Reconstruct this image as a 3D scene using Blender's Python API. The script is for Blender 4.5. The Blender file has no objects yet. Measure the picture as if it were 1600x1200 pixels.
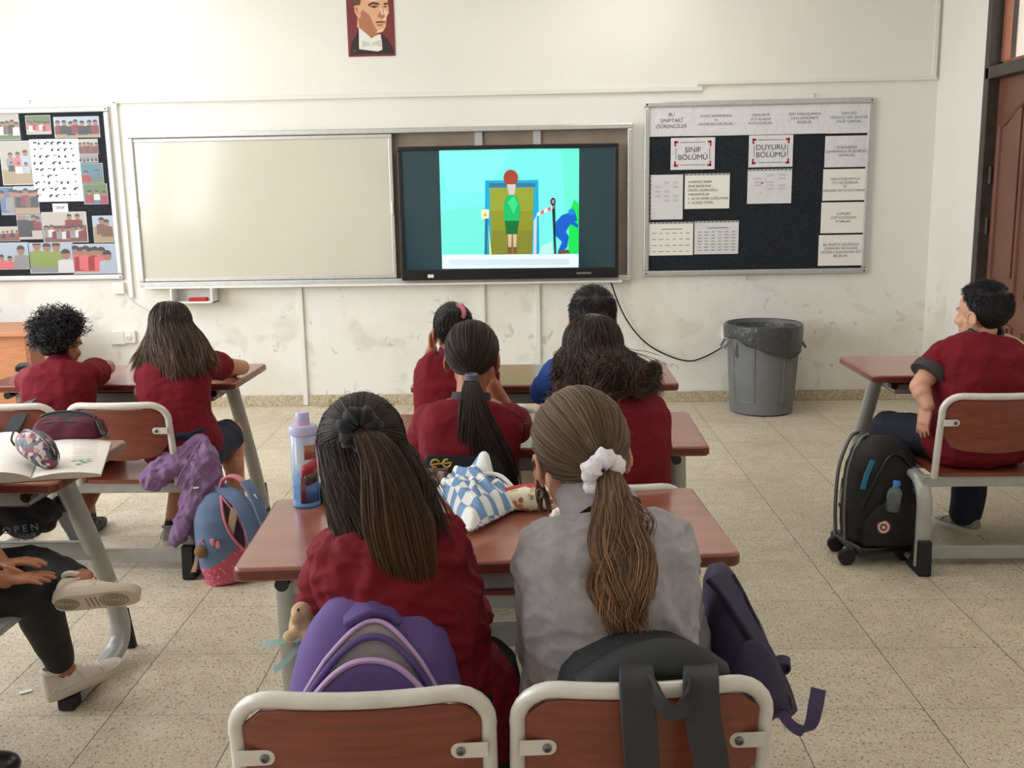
import bpy, math, random
import numpy as np
from mathutils import Vector, Matrix, noise
V = Vector
PI = math.pi
rng = np.random.default_rng(11)
random.seed(4)
scene = bpy.context.scene
C = scene.collection

# ------------------------------------------------------------------ camera
F, PITCH, YAW, ROLL, CAMZ = 1588.45, 0.188437, -0.039243, -0.018077, 1.5132
WY = 7.19            # the front wall
RX = 2.62            # the right wall
LX, BY, CEIL = -4.9, -2.2, 3.35
cp, sp, cy_, sy_ = math.cos(PITCH), math.sin(PITCH), math.cos(YAW), math.sin(YAW)
fwd = V((sy_*cp, cy_*cp, -sp))
_r = V((cy_, -sy_, 0)); _u = _r.cross(fwd)
cr_, sr_ = math.cos(ROLL), math.sin(ROLL)
right = cr_*_r + sr_*_u
up = -sr_*_r + cr_*_u
cam_d = bpy.data.cameras.new('camera'); cam = bpy.data.objects.new('camera', cam_d); C.objects.link(cam)
cam_d.sensor_width = 36; cam_d.lens = F/1600*36; cam_d.clip_start = .05
M = Matrix((right, up, -fwd)).transposed().to_4x4(); M.translation = V((0, 0, CAMZ))
cam.matrix_world = M
scene.camera = cam

def ray(px, py): return fwd + right*((px-800)/F) + up*((600-py)/F)
def A(px, py, Y):
    d = ray(px, py); return d*(Y/d.y) + V((0, 0, CAMZ))
def Wl(px, py, off=0.0):
    return A(px, py, WY-off)
def Rw(px, py, X=RX):
    d = ray(px, py); return d*(X/d.x) + V((0, 0, CAMZ))
def Fz(px, py, z=0.0):
    d = ray(px, py); return d*((z-CAMZ)/d.z) + V((0, 0, CAMZ))

# ------------------------------------------------------------------ light
scene.view_settings.view_transform = 'Standard'
scene.view_settings.look = 'None'
scene.view_settings.gamma = 1
scene.view_settings.use_curve_mapping = False
scene.view_settings.exposure = -0.92
world = bpy.data.worlds.new('sky'); scene.world = world
world.use_nodes = True
nt = world.node_tree; nt.nodes.clear()
wo = nt.nodes.new('ShaderNodeOutputWorld'); bg = nt.nodes.new('ShaderNodeBackground')
sky = nt.nodes.new('ShaderNodeTexSky'); sky.sky_type = 'NISHITA'; sky.sun_elevation = math.radians(50); sky.sun_disc = False
sky.sun_rotation = math.radians(100)
bg.inputs['Strength'].default_value = 0.35
nt.links.new(sky.outputs[0], bg.inputs[0]); nt.links.new(bg.outputs[0], wo.inputs[0])

def area(name, loc, direction, sx, sy, power, col=(1, 1, 1)):
    d = bpy.data.lights.new(name, 'AREA'); d.shape = 'RECTANGLE'; d.size = sx; d.size_y = sy; d.energy = power; d.color = col
    o = bpy.data.objects.new(name, d); C.objects.link(o); o.location = loc
    o.rotation_euler = V(direction).to_track_quat('-Z', 'Y').to_euler()
    return o
WINDOWS = [(-0.6, 1.2), (1.9, 3.7), (4.4, 6.2)]
for i, (a, b) in enumerate(WINDOWS):
    area('window_daylight', (LX+.12, (a+b)/2, 1.95), (1, 0.0, -.22), 1.7, 1.75, [100, 225, 135][i], (.93, .97, 1.0))
for x in (-2.9, 0.6):  # added fill from overhead; these lamps stay out of view
    for y in (0.6, 3.4, 6.0):
        area('added_fill_light', (x, y, CEIL-.16), (0, 0, -1), .2, 1.3, {0.6: 6, 3.4: 20, 6.0: 26}[y], (1, .98, .93))

# ------------------------------------------------------------------ helpers
def lin(c):
    o = []
    for x in c[:3]:
        x = x/255
        o.append(x/12.92 if x <= .04045 else ((x+.055)/1.055)**2.4)
    return (*o, 1)

def mat(name, col, rough=.5, metal=0., spec=.5, bump=None, var=None, coat=0., sheen=0., emit=None, trans=0., alpha=1., attr=False, streak=None):
    m = bpy.data.materials.new(name); m.use_nodes = True
    n = m.node_tree.nodes; l = m.node_tree.links; b = n['Principled BSDF']
    c = lin(col)
    b.inputs['Base Color'].default_value = c
    b.inputs['Roughness'].default_value = rough; b.inputs['Metallic'].default_value = metal
    b.inputs['Specular IOR Level'].default_value = spec
    b.inputs['Coat Weight'].default_value = coat; b.inputs['Coat Roughness'].default_value = .12
    b.inputs['Sheen Weight'].default_value = sheen
    b.inputs['Transmission Weight'].default_value = trans
    b.inputs['Alpha'].default_value = alpha
    if emit: b.inputs['Emission Color'].default_value = c; b.inputs['Emission Strength'].default_value = emit
    tc = n.new('ShaderNodeTexCoord')
    if var:
        t = n.new('ShaderNodeTexNoise'); t.inputs['Scale'].default_value = var[0]; t.inputs['Detail'].default_value = 5
        src = tc.outputs['Object']
        if streak:
            mp = n.new('ShaderNodeMapping'); mp.inputs['Scale'].default_value = streak
            l.new(src, mp.inputs[0]); src = mp.outputs[0]
        l.new(src, t.inputs['Vector'])
        mx = n.new('ShaderNodeMix'); mx.data_type = 'RGBA'
        k = var[1]
        mx.inputs['A'].default_value = (*[x*(1-k) for x in c[:3]], 1); mx.inputs['B'].default_value = (*[min(1, x*(1+k)) for x in c[:3]], 1)
        rp = n.new('ShaderNodeMapRange'); rp.inputs['From Min'].default_value = .3; rp.inputs['From Max'].default_value = .7
        l.new(t.outputs['Fac'], rp.inputs['Value']); l.new(rp.outputs[0], mx.inputs['Factor']); l.new(mx.outputs['Result'], b.inputs['Base Color'])
    if attr:
        at = n.new('ShaderNodeAttribute'); at.attribute_name = 'shade'
        l.new(at.outputs['Color'], b.inputs['Base Color'])
    if bump:
        t = n.new('ShaderNodeTexNoise'); t.inputs['Scale'].default_value = bump[0]; t.inputs['Detail'].default_value = 4
        l.new(tc.outputs['Object'], t.inputs['Vector'])
        bp = n.new('ShaderNodeBump'); bp.inputs['Strength'].default_value = bump[1]; bp.inputs['Distance'].default_value = bump[2] if len(bump) > 2 else .002
        l.new(t.outputs['Fac'], bp.inputs['Height']); l.new(bp.outputs[0], b.inputs['Normal'])
    return m

def mw(o):
    m = o.matrix_basis.copy()
    while o.parent: o = o.parent; m = o.matrix_basis @ m
    return m

def frame_from(d, ref=V((0, 0, 1))):
    d = d.normalized()
    if abs(d.dot(ref)) > .97: ref = V((0, 1, 0)) if abs(d.y) < .9 else V((1, 0, 0))
    x = ref.cross(d).normalized(); y = d.cross(x)
    return x, y

def catmull(P, n):
    P = [V(p) for p in P]; Q = [P[0]*2-P[1]] + P + [P[-1]*2-P[-2]]; out = []
    for i in range(1, len(Q)-2):
        a, b, c, d = Q[i-1:i+3]
        for k in range(n):
            t = k/n
            out.append(.5*((2*b)+(c-a)*t+(2*a-5*b+4*c-d)*t*t+(3*b-a-3*c+d)*t**3))
    out.append(P[-1]); return out

class MB:
    def __init__(s): s.v = []; s.f = []; s.mi = []
    def add(s, vs, fs, m=0):
        o = len(s.v); s.v += [V(x) for x in vs]
        for f in fs: s.f.append([i+o for i in f]); s.mi.append(m)
    def box(s, c, size, R=None, m=0):
        c = V(c); x, y, z = [k/2 for k in size]
        vs = [V((a, b, d)) for a in (-x, x) for b in (-y, y) for d in (-z, z)]
        if R is not None: vs = [R @ v for v in vs]
        s.add([c+v for v in vs], [(0, 1, 3, 2), (4, 6, 7, 5), (0, 4, 5, 1), (2, 3, 7, 6), (0, 2, 6, 4), (1, 5, 7, 3)], m); return s
    def span(s, a, b, m=0):
        return s.box([(a[i]+b[i])/2 for i in range(3)], [abs(b[i]-a[i]) for i in range(3)], None, m)
    def loft(s, rings, cap=True, closed=False, m=0):
        n = len(rings[0]); vs = [p for r in rings for p in r]; fs = []
        k = len(rings)
        for i in range(k if closed else k-1):
            j = (i+1) % k
            for a in range(n):
                b = (a+1) % n
                fs.append((i*n+a, i*n+b, j*n+b, j*n+a))
        if cap and not closed:
            fs.append(list(range(n))[::-1]); fs.append([(k-1)*n+a for a in range(n)])
        s.add(vs, fs, m); return s
    def tube(s, pts, r, n=10, cap=True, closed=False, ref=V((0, 0, 1)), m=0):
        pts = [V(p) for p in pts]; k = len(pts)
        rs = list(r) if isinstance(r, (list, tuple)) and len(r) == k else [r]*k
        rings = []; x = None
        for i, p in enumerate(pts):
            if closed: d = pts[(i+1) % k]-pts[i-1]
            else: d = pts[min(i+1, k-1)]-pts[max(i-1, 0)]
            if d.length < 1e-9: d = V((0, 0, 1))
            d.normalize()
            if x is None: x, y = frame_from(d, ref)
            else:
                x = (x-d*x.dot(d))
                if x.length < 1e-6: x, y = frame_from(d, ref)
                x.normalize(); y = d.cross(x)
            ra, rb = rs[i] if isinstance(rs[i], (tuple, list)) else (rs[i], rs[i])
            rings.append([p+x*(ra*math.cos(2*PI*a/n))+y*(rb*math.sin(2*PI*a/n)) for a in range(n)])
        return s.loft(rings, cap, closed, m)
    def ribbon(s, pts, w, th, side, m=0):
        pts = [V(p) for p in pts]; k = len(pts); rings = []
        for i, p in enumerate(pts):
            d = (pts[min(i+1, k-1)]-pts[max(i-1, 0)]).normalized()
            sd = V(side[i]) if isinstance(side, list) else V(side)
            sd = (sd-d*sd.dot(d)).normalized(); nn = d.cross(sd)
            ww = w[i] if isinstance(w, list) else w
            rings.append([p+sd*ww/2+nn*th/2, p-sd*ww/2+nn*th/2, p-sd*ww/2-nn*th/2, p+sd*ww/2-nn*th/2])
        return s.loft(rings, True, False, m)
    def ell(s, c, rad, R=None, nu=16, nv=10, m=0):
        c = V(c); rings = []
        for i in range(1, nv):
            th = PI*i/nv
            ring = []
            for a in range(nu):
                ph = 2*PI*a/nu
                p = V((rad[0]*math.sin(th)*math.cos(ph), rad[1]*math.sin(th)*math.sin(ph), -rad[2]*math.cos(th)))
                if R is not None: p = R @ p
                ring.append(c+p)
            rings.append(ring)
        o = len(s.v); s.loft(rings, False, False, m)
        b = V((0, 0, -rad[2])); t = V((0, 0, rad[2]))
        if R is not None: b = R @ b; t = R @ t
        s.v += [c+b, c+t]; ib = len(s.v)-2; it = ib+1
        for a in range(nu):
            e = (a+1) % nu
            s.f.append([ib, o+e, o+a]); s.mi.append(m)
            s.f.append([it, o+(nv-2)*nu+a, o+(nv-2)*nu+e]); s.mi.append(m)
        return s
    def lathe(s, prof, n=32, c=(0, 0, 0), R=None, m=0, cap=True):
        c = V(c); rings = []
        for r, z in prof:
            ring = [V((r*math.cos(2*PI*a/n), r*math.sin(2*PI*a/n), z)) for a in range(n)]
            rings.append([c+(R @ p if R is not None else p) for p in ring])
        return s.loft(rings, cap, False, m)
    def poly(s, pts, th, nrm, m=0):
        nrm = V(nrm).normalized()*th; k = len(pts); pts = [V(p) for p in pts]
        s.add(pts+[p+nrm for p in pts], [list(range(k))[::-1], [k+i for i in range(k)]]+[[i, (i+1) % k, k+(i+1) % k, k+i] for i in range(k)], m)
        return s
    def build(s, name, mats, parent=None, smooth=True, bevel=0, seg=2, sub=0, world=True, ang=40):
        me = bpy.data.meshes.new(name)
        vs = s.v
        if parent is not None and world:
            iv = mw(parent).inverted(); vs = [iv @ v for v in vs]
        me.from_pydata([tuple(v) for v in vs], [], s.f)
        if not isinstance(mats, (list, tuple)): mats = [mats]
        for m in mats: me.materials.append(m)
        if len(mats) > 1: me.polygons.foreach_set('material_index', s.mi)
        return fin(name, me, parent, smooth, bevel, seg, sub, ang)

def fin(name, me, parent, smooth=True, bevel=0, seg=2, sub=0, ang=40):
    import bmesh
    bm = bmesh.new(); bm.from_mesh(me); bmesh.ops.recalc_face_normals(bm, faces=bm.faces); bm.to_mesh(me); bm.free()
    if smooth:
        me.polygons.foreach_set('use_smooth', [True]*len(me.polygons)); me.set_sharp_from_angle(angle=math.radians(ang))
    me.update()
    o = bpy.data.objects.new(name, me); C.objects.link(o)
    if parent is not None: o.parent = parent
    if bevel:
        b = o.modifiers.new('bevel', 'BEVEL'); b.width = bevel; b.segments = seg; b.limit_method = 'ANGLE'; b.angle_limit = math.radians(40)
    if sub:
        b = o.modifiers.new('sub', 'SUBSURF'); b.levels = sub; b.render_levels = sub
    return o

def tag(o, label, cat, group=None):
    o['label'] = label; o['category'] = cat
    if group: o['group'] = group
    return o
def thing(name, label, cat, loc=(0, 0, 0), group=None, rz=0):
    o = bpy.data.objects.new(name, None); C.objects.link(o); o.location = loc; o.rotation_euler = (0, 0, rz)
    o.empty_display_size = .1
    return tag(o, label, cat, group)
def struct(o): o['kind'] = 'structure'; return o
def copy_tree(o, parent=None):
    c = o.copy(); C.objects.link(c)
    if parent is not None: c.parent = parent
    for ch in [x for x in bpy.data.objects if x.parent == o]: copy_tree(ch, c)
    return c

def text(name, s, size, mat_, parent, loc, R, align='CENTER', space=1.0, sx=1.0, shear=0.):
    cu = bpy.data.curves.new(name, 'FONT'); cu.body = s; cu.size = size; cu.align_x = align; cu.align_y = 'CENTER'
    cu.space_line = space; cu.extrude = .0003
    cu.materials.append(mat_)
    o = bpy.data.objects.new(name, cu); C.objects.link(o)
    if shear: cu.shear = shear
    dg = bpy.context.evaluated_depsgraph_get(); dg.update()
    me = bpy.data.meshes.new_from_object(o.evaluated_get(dg)); bpy.data.objects.remove(o); bpy.data.curves.remove(cu)
    if not me.materials: me.materials.append(mat_)
    o = bpy.data.objects.new(name, me); C.objects.link(o)
    m = Matrix.Translation(loc) @ R.to_4x4() @ Matrix.Diagonal((sx, 1, 1, 1))
    if parent is not None:
        o.parent = parent; m = mw(parent).inverted() @ m
    o.matrix_basis = m
    return o
R_WALL = Matrix.Rotation(PI/2, 3, 'X')     # text standing on the front wall, read from -Y

def remesh(mb, voxel, it=4, fac=.5):
    me = bpy.data.meshes.new('tmp'); me.from_pydata([tuple(v) for v in mb.v], [], mb.f)
    import bmesh
    bm = bmesh.new(); bm.from_mesh(me); bmesh.ops.recalc_face_normals(bm, faces=bm.faces); bm.to_mesh(me); bm.free()
    o = bpy.data.objects.new('tmp', me); C.objects.link(o)
    r = o.modifiers.new('r', 'REMESH'); r.mode = 'VOXEL'; r.voxel_size = voxel; r.adaptivity = 0
    if it:
        s = o.modifiers.new('s', 'SMOOTH'); s.iterations = it; s.factor = fac
    dg = bpy.context.evaluated_depsgraph_get(); dg.update()
    out = bpy.data.meshes.new_from_object(o.evaluated_get(dg))
    bpy.data.objects.remove(o); bpy.data.meshes.remove(me)
    return out

def displace(me, fn):
    n = len(me.vertices); co = np.empty(n*3); me.vertices.foreach_get('co', co); co = co.reshape(-1, 3)
    nr = np.empty(n*3); me.vertices.foreach_get('normal', nr); nr = nr.reshape(-1, 3)
    d = np.array([fn(V(c)) for c in co])
    me.vertices.foreach_set('co', (co+nr*d[:, None]).ravel()); me.update()

def folds(seed, amp=.006, sc=9, dirv=V((0, 0, 1)), stretch=.35, fine=.3):
    off = V((seed*3.1, seed*7.7, seed*1.3)); dirv = dirv.normalized()
    def fn(p):
        q = p-dirv*(p.dot(dirv))*(1-stretch)
        a = noise.noise(q*sc+off+V((0, 0, noise.noise(p*4+off)*1.2)))
        b = noise.noise(q*sc*2.6+off*2)
        ridge = 1-min(1, abs(a)*3.2)
        return amp*(ridge*.8-.3+a*.5+b*fine)
    return fn

def link_mesh(name, me, mats, parent, world=True, smooth=True):
    for m in (mats if isinstance(mats, (list, tuple)) else [mats]): me.materials.append(m)
    if parent is not None and world: me.transform(mw(parent).inverted())
    if smooth: me.polygons.foreach_set('use_smooth', [True]*len(me.polygons))
    me.update()
    o = bpy.data.objects.new(name, me); C.objects.link(o)
    if parent is not None: o.parent = parent
    return o
# ------------------------------------------------------------------ setting materials
def floor_mat():
    m = bpy.data.materials.new('terrazzo tiles'); m.use_nodes = True
    n = m.node_tree.nodes; l = m.node_tree.links; b = n['Principled BSDF']
    tc = n.new('ShaderNodeTexCoord')
    def mixc(fac, a, bb, blend='MIX'):
        x = n.new('ShaderNodeMix'); x.data_type = 'RGBA'; x.blend_type = blend
        if isinstance(fac, float): x.inputs['Factor'].default_value = fac
        else: l.new(fac, x.inputs['Factor'])
        for k, q in (('A', a), ('B', bb)):
            if isinstance(q, tuple): x.inputs[k].default_value = q
            else: l.new(q, x.inputs[k])
        return x.outputs['Result']
    def math_(op, a, bb=None):
        x = n.new('ShaderNodeMath'); x.operation = op
        for i, q in enumerate((a, bb)):
            if q is None: continue
            if isinstance(q, (int, float)): x.inputs[i].default_value = q
            else: l.new(q, x.inputs[i])
        return x.outputs[0]
    def ns(scale, det=3, sc=None):
        t = n.new('ShaderNodeTexNoise'); t.inputs['Scale'].default_value = scale; t.inputs['Detail'].default_value = det
        mp = n.new('ShaderNodeMapping'); mp.inputs['Scale'].default_value = sc or (1, 1, 1)
        l.new(tc.outputs['Object'], mp.inputs[0]); l.new(mp.outputs[0], t.inputs['Vector']); return t.outputs['Fac']
    def rng_(v, a, bb, lo=0., hi=1.):
        r = n.new('ShaderNodeMapRange'); r.inputs['From Min'].default_value = a; r.inputs['From Max'].default_value = bb
        r.inputs['To Min'].default_value = lo; r.inputs['To Max'].default_value = hi
        l.new(v, r.inputs['Value']); return r.outputs[0]
    sep = n.new('ShaderNodeSeparateXYZ'); l.new(tc.outputs['Object'], sep.inputs[0])
    base = mixc(rng_(ns(14), .3, .7), lin((200, 185, 161)), lin((216, 203, 181)))
    # chips of the terrazzo
    base = mixc(rng_(ns(120, 1), .55, .64), base, lin((226, 216, 196)))
    base = mixc(rng_(ns(70, 2, (1.5, .8, 1)), .6, .67, 0, .7), base, lin((116, 102, 84)))
    base = mixc(rng_(ns(110, 1), .655, .7, 0, .8), base, lin((78, 68, 58)))
    base = mixc(rng_(ns(42, 2, (1.6, .8, 1)), .64, .7, 0, .6), base, lin((128, 114, 98)))
    # each tile a little different
    tx = math_('FLOOR', math_('DIVIDE', math_('SUBTRACT', sep.outputs[0], 1.134), .4)); ty = math_('FLOOR', math_('DIVIDE', math_('SUBTRACT', sep.outputs[1], 2.766), .4))
    cx = n.new('ShaderNodeCombineXYZ'); l.new(tx, cx.inputs[0]); l.new(ty, cx.inputs[1])
    wn = n.new('ShaderNodeTexWhiteNoise'); l.new(cx.outputs[0], wn.inputs['Vector'])
    base = mixc(math_('MULTIPLY', wn.outputs['Value'], .16), base, lin((150, 138, 118)))
    # wear and dirt in wide patches
    base = mixc(rng_(ns(1.7, 6), .5, .75, 0, .3), base, lin((142, 128, 106)))
    gx = math_('PINGPONG', math_('SUBTRACT', sep.outputs[0], 1.134), .2); gy = math_('PINGPONG', math_('SUBTRACT', sep.outputs[1], 2.766), .2)
    jx = math_('MULTIPLY', math_('LESS_THAN', gx, .0017), .85); jy = math_('MULTIPLY', math_('LESS_THAN', gy, .0014), .5)
    base = mixc(math_('MAXIMUM', jx, jy), base, lin((62, 54, 44)))
    l.new(base, b.inputs['Base Color'])
    l.new(rng_(ns(6, 4), .3, .7, .34, .52), b.inputs['Roughness']); b.inputs['Specular IOR Level'].default_value = .4
    return m
def wall_mat():
    m = mat('plaster wall', (232, 230, 224), .65, bump=(60, .25, .003), var=(1.1, .03))
    n = m.node_tree.nodes; l = m.node_tree.links; b = n['Principled BSDF']
    src = b.inputs['Base Color'].links[0].from_socket
    tc = n.new('ShaderNodeTexCoord'); sep = n.new('ShaderNodeSeparateXYZ'); l.new(tc.outputs['Object'], sep.inputs[0])
    # scuffs and knocked-off paint on the lower wall
    for scale, a, bb, lo, hi, col, zmax in ((5, .57, .66, 0, .5, (204, 196, 180), 1.0), (13, .65, .7, 0, .5, (172, 162, 146), .95), (2.2, .48, .7, 0, .55, (214, 204, 186), 1.1)):
        t = n.new('ShaderNodeTexNoise'); t.inputs['Scale'].default_value = scale; t.inputs['Detail'].default_value = 6; t.inputs['Distortion'].default_value = .6
        l.new(tc.outputs['Object'], t.inputs['Vector'])
        r = n.new('ShaderNodeMapRange'); r.inputs['From Min'].default_value = a; r.inputs['From Max'].default_value = bb; r.inputs['To Max'].default_value = hi
        l.new(t.outputs['Fac'], r.inputs['Value'])
        z = n.new('ShaderNodeMapRange'); z.inputs['From Min'].default_value = zmax; z.inputs['From Max'].default_value = zmax-.35
        l.new(sep.outputs[2], z.inputs['Value'])
        k = n.new('ShaderNodeMath'); k.operation = 'MULTIPLY'; l.new(r.outputs[0], k.inputs[0]); l.new(z.outputs[0], k.inputs[1])
        x = n.new('ShaderNodeMix'); x.data_type = 'RGBA'; l.new(k.outputs[0], x.inputs['Factor']); l.new(src, x.inputs['A']); x.inputs['B'].default_value = lin(col)
        src = x.outputs['Result']
    l.new(src, b.inputs['Base Color'])
    return m
def wood_mat(name, col, rough, dark=.25, scale=6, streak=(1.2, 14, 14), coat=0.):
    return mat(name, col, rough, var=(scale, dark), streak=streak, coat=coat, bump=(90, .08, .001))
m_floor = floor_mat(); m_wall = wall_mat()
m_ceil = mat('ceiling paint', (240, 238, 232), .8)
m_white = mat('white painted metal', (225, 224, 220), .35, var=(20, .05))
m_alu = mat('brushed aluminium trim', (196, 196, 194), .38, .55, var=(30, .06))
m_plast = mat('white plastic', (228, 226, 218), .45)
m_black = mat('black plastic', (16, 17, 20), .32)
m_blackm = mat('matt black rubber', (22, 22, 24), .7)
m_felt = mat('black felt board', (27, 30, 38), .95, bump=(220, .9, .003), var=(120, .9))
m_wb = mat('enamel whiteboard', (204, 201, 186), .13, var=(2, .02), coat=.3)
m_terr = mat('terrazzo skirting', (186, 172, 146), .5, var=(70, .35))
m_paper = mat('sleeved paper', (222, 221, 226), .2, coat=1., bump=(26, .8, .012))
m_paper2 = mat('plain paper', (236, 234, 228), .7)
m_ink = mat('black ink', (34, 34, 38), .6); m_inkg = mat('grey ink', (92, 92, 96), .6); m_inkr = mat('red ink', (190, 40, 58), .6)
m_door = mat('brown painted door', (112, 72, 58), .38, var=(5, .1), bump=(40, .1, .002))
m_doorf = mat('dark metal door frame', (62, 54, 48), .45, var=(12, .3))
m_back = mat('brown backing panel', (146, 130, 114), .6, var=(4, .2))
m_pane = mat('clear glass', (255, 255, 255), .02, trans=1.)
m_pane.node_tree.nodes['Principled BSDF'].inputs['IOR'].default_value = 1.05
m_out = mat('sunlit outside wall', (250, 240, 222), .8)

# ------------------------------------------------------------------ shell
fl = MB(); fl.add([(LX-.6, BY-.4, 0), (RX+.6, BY-.4, 0), (RX+.6, WY+.4, 0), (LX-.6, WY+.4, 0), (LX-.6, BY-.4, -.1), (RX+.6, BY-.4, -.1), (RX+.6, WY+.4, -.1), (LX-.6, WY+.4, -.1)],
                  [(0, 1, 2, 3), (7, 6, 5, 4), (0, 4, 5, 1), (1, 5, 6, 2), (2, 6, 7, 3), (3, 7, 4, 0)])
o = fl.build('floor', m_floor, smooth=False); o.rotation_euler.z = .0195; struct(o)
struct(MB().span((LX-.2, BY-.2, CEIL), (RX+.2, WY+.2, CEIL+.15)).build('ceiling', m_ceil, smooth=False))
struct(MB().span((LX-.2, WY, 0), (RX+.2, WY+.2, CEIL)).build('wall_front', m_wall, smooth=False))
struct(MB().span((LX-.2, BY-.2, 0), (RX+.2, BY, CEIL)).build('wall_back', m_wall, smooth=False))
# left wall with three window openings
wl = MB(); z0, z1 = 1.0, 2.85
wl.span((LX-.2, BY, 0), (LX, WY, z0)); wl.span((LX-.2, BY, z1), (LX, WY, CEIL))
ed = [BY]+[k for w in WINDOWS for k in w]+[WY]
for a, b in zip(ed[0::2], ed[1::2]): wl.span((LX-.2, a, z0), (LX, b, z1))
struct(wl.build('wall_left', m_wall, smooth=False))
for i, (a, b) in enumerate(WINDOWS):
    w = MB()
    for (p, q) in (((a, z0), (a+.06, z1)), ((b-.06, z0), (b, z1)), ((a, z0), (b, z0+.06)), ((a, z1-.06), (b, z1)), (((a+b)/2-.03, z0), ((a+b)/2+.03, z1))):
        w.span((LX-.14, p[0], p[1]), (LX-.06, q[0], q[1]))
    wo_ = struct(w.build('window_%d' % (i+1), m_white, smooth=False))
    MB().span((LX-.105, a+.05, z0+.05), (LX-.095, b-.05, z1-.05)).build('pane', m_pane, wo_, smooth=False)
# right wall with the doorway
yd1 = Rw(1536, 300).y; yd0 = yd1-1.02
zt = Rw(1556, 112).z; ztop = zt+.62
wr = MB(); wr.span((RX, yd1, 0), (RX+.2, WY, CEIL)); wr.span((RX, BY, 0), (RX+.2, yd0, CEIL)); wr.span((RX, yd0, ztop), (RX+.2, yd1, CEIL))
struct(wr.build('wall_right', m_wall, smooth=False))
# skirting
def skirt(name, a, b): struct(MB().span(a, b).build(name, m_terr, smooth=False, bevel=.003))
skirt('baseboard_front', (LX, WY-.012, 0), (RX, WY, .078)); skirt('baseboard_left', (LX, BY, 0), (LX+.012, WY-.012, .078))
skirt('baseboard_right', (RX-.012, yd1+.03, 0), (RX, WY-.012, .078))
# door, a thing of the setting
fr = MB()
for (a, b) in (((yd1-.05, 0), (yd1+.02, ztop)), ((yd0-.02, 0), (yd0+.05, ztop)), ((yd0, zt-.04), (yd1, zt+.03)), ((yd0, ztop-.05), (yd1, ztop))):
    fr.span((RX-.035, a[0], a[1]), (RX+.12, b[0], b[1]))
struct(fr.build('trim_1', m_doorf, smooth=False, bevel=.006))
dl = MB(); dl.span((RX+.03, yd0+.05, .01), (RX+.075, yd1-.052, zt-.04))
door = struct(dl.build('door_1', m_door, smooth=False, bevel=.003))
dw = (yd1-yd0-.1)
def arch_panel(ya, yb, za, zb, rise):
    k = 10; P = [(ya, za), (yb, za)]
    P += [(yb+(ya-yb)*i/k, zb-rise*(0.5-0.5*math.cos(PI*(i/k)))*1) for i in range(k+1)]
    return P
pm = MB()
for (ya, yb, sgn) in ((yd1-.12, yd1-.12-.35*dw, 1), (yd0+.12+.35*dw, yd0+.12, -1)):
    for (za, zb, rs) in ((.22, .68, 0), (.86, zt-.2, .11)):
        P = arch_panel(ya, yb, za, zb, rs) if sgn > 0 else [(ya+yb-y, z) for y, z in arch_panel(ya, yb, za, zb, rs)]
        pts = [(RX+.028, y, z) for y, z in P]
        pm.tube(pts, .016, 8, closed=True)
        cy = sum(p[1] for p in pts)/len(pts); cz = sum(p[2] for p in pts)/len(pts)
        inner = [V((RX+.031, cy+(p[1]-cy)*.72, cz+(p[2]-cz)*.88)) for p in pts]
        pm.poly(inner, .012, (-1, 0, 0))
pm.build('door_panel', m_door, door, ang=30)
hd = MB(); hy = yd0+.14
hd.box((RX+.022, hy, 1.02), (.012, .045, .2)); hd.tube([(RX+.02, hy, 1.05), (RX-.035, hy, 1.05), (RX-.04, hy+.03, 1.05), (RX-.04, hy+.12, 1.045)], .009)
hd.build('door_handle', mat('dark brass', (70, 66, 60), .35, .8), door)
hg = MB()
for z in (.35, 1.25, 1.55): hg.tube([(RX+.015, yd1-.05, z-.05), (RX+.015, yd1-.05, z+.05)], .011)
hg.build('hinge', m_doorf, door)
tw = MB()
for (a, b) in (((yd0+.05, zt+.03), (yd0+.09, ztop-.05)), ((yd1-.085, zt+.03), (yd1-.05, ztop-.05)), ((yd0+.05, zt+.03), (yd1-.05, zt+.06)), ((yd0+.05, ztop-.09), (yd1-.05, ztop-.05))):
    tw.span((RX+.03, a[0], a[1]), (RX+.07, b[0], b[1]))
tw_ = struct(tw.build('window_4', mat('painted transom sash', (150, 96, 74), .4), smooth=False, bevel=.003))
MB().span((RX+.046, yd0+.08, zt+.05), (RX+.054, yd1-.075, ztop-.08)).build('pane', m_pane, tw_, smooth=False)
struct(MB().span((RX+2.2, yd0-3, -.1), (RX+2.3, yd1+6, 5)).build('wall_outside', m_out, smooth=False))
area('corridor_daylight', (RX+1.2, yd0+1.5, 4.6), (.5, 0, -1), 2.5, 5, 2600, (1, .97, .9))
# unseen batten lamps, added for fill light
for x in (-2.9, 0.6):
    for y in (0.6, 3.4, 6.0):
        t = thing('added_fill_lamp', 'unseen white batten lamp added on the ceiling for fill light', 'ceiling lamp', (x, y, CEIL-.07), 'added fill lamps')
        MB().box((x, y, CEIL-.03), (.1, 1.3, .06)).build('housing', m_plast, t, smooth=False, bevel=.008)
        MB().tube([(x, y-.6, CEIL-.09), (x, y+.6, CEIL-.09)], .018).build('fill_tube', mat('added lit tube', (255, 244, 226), .5, emit=3), t)

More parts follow.
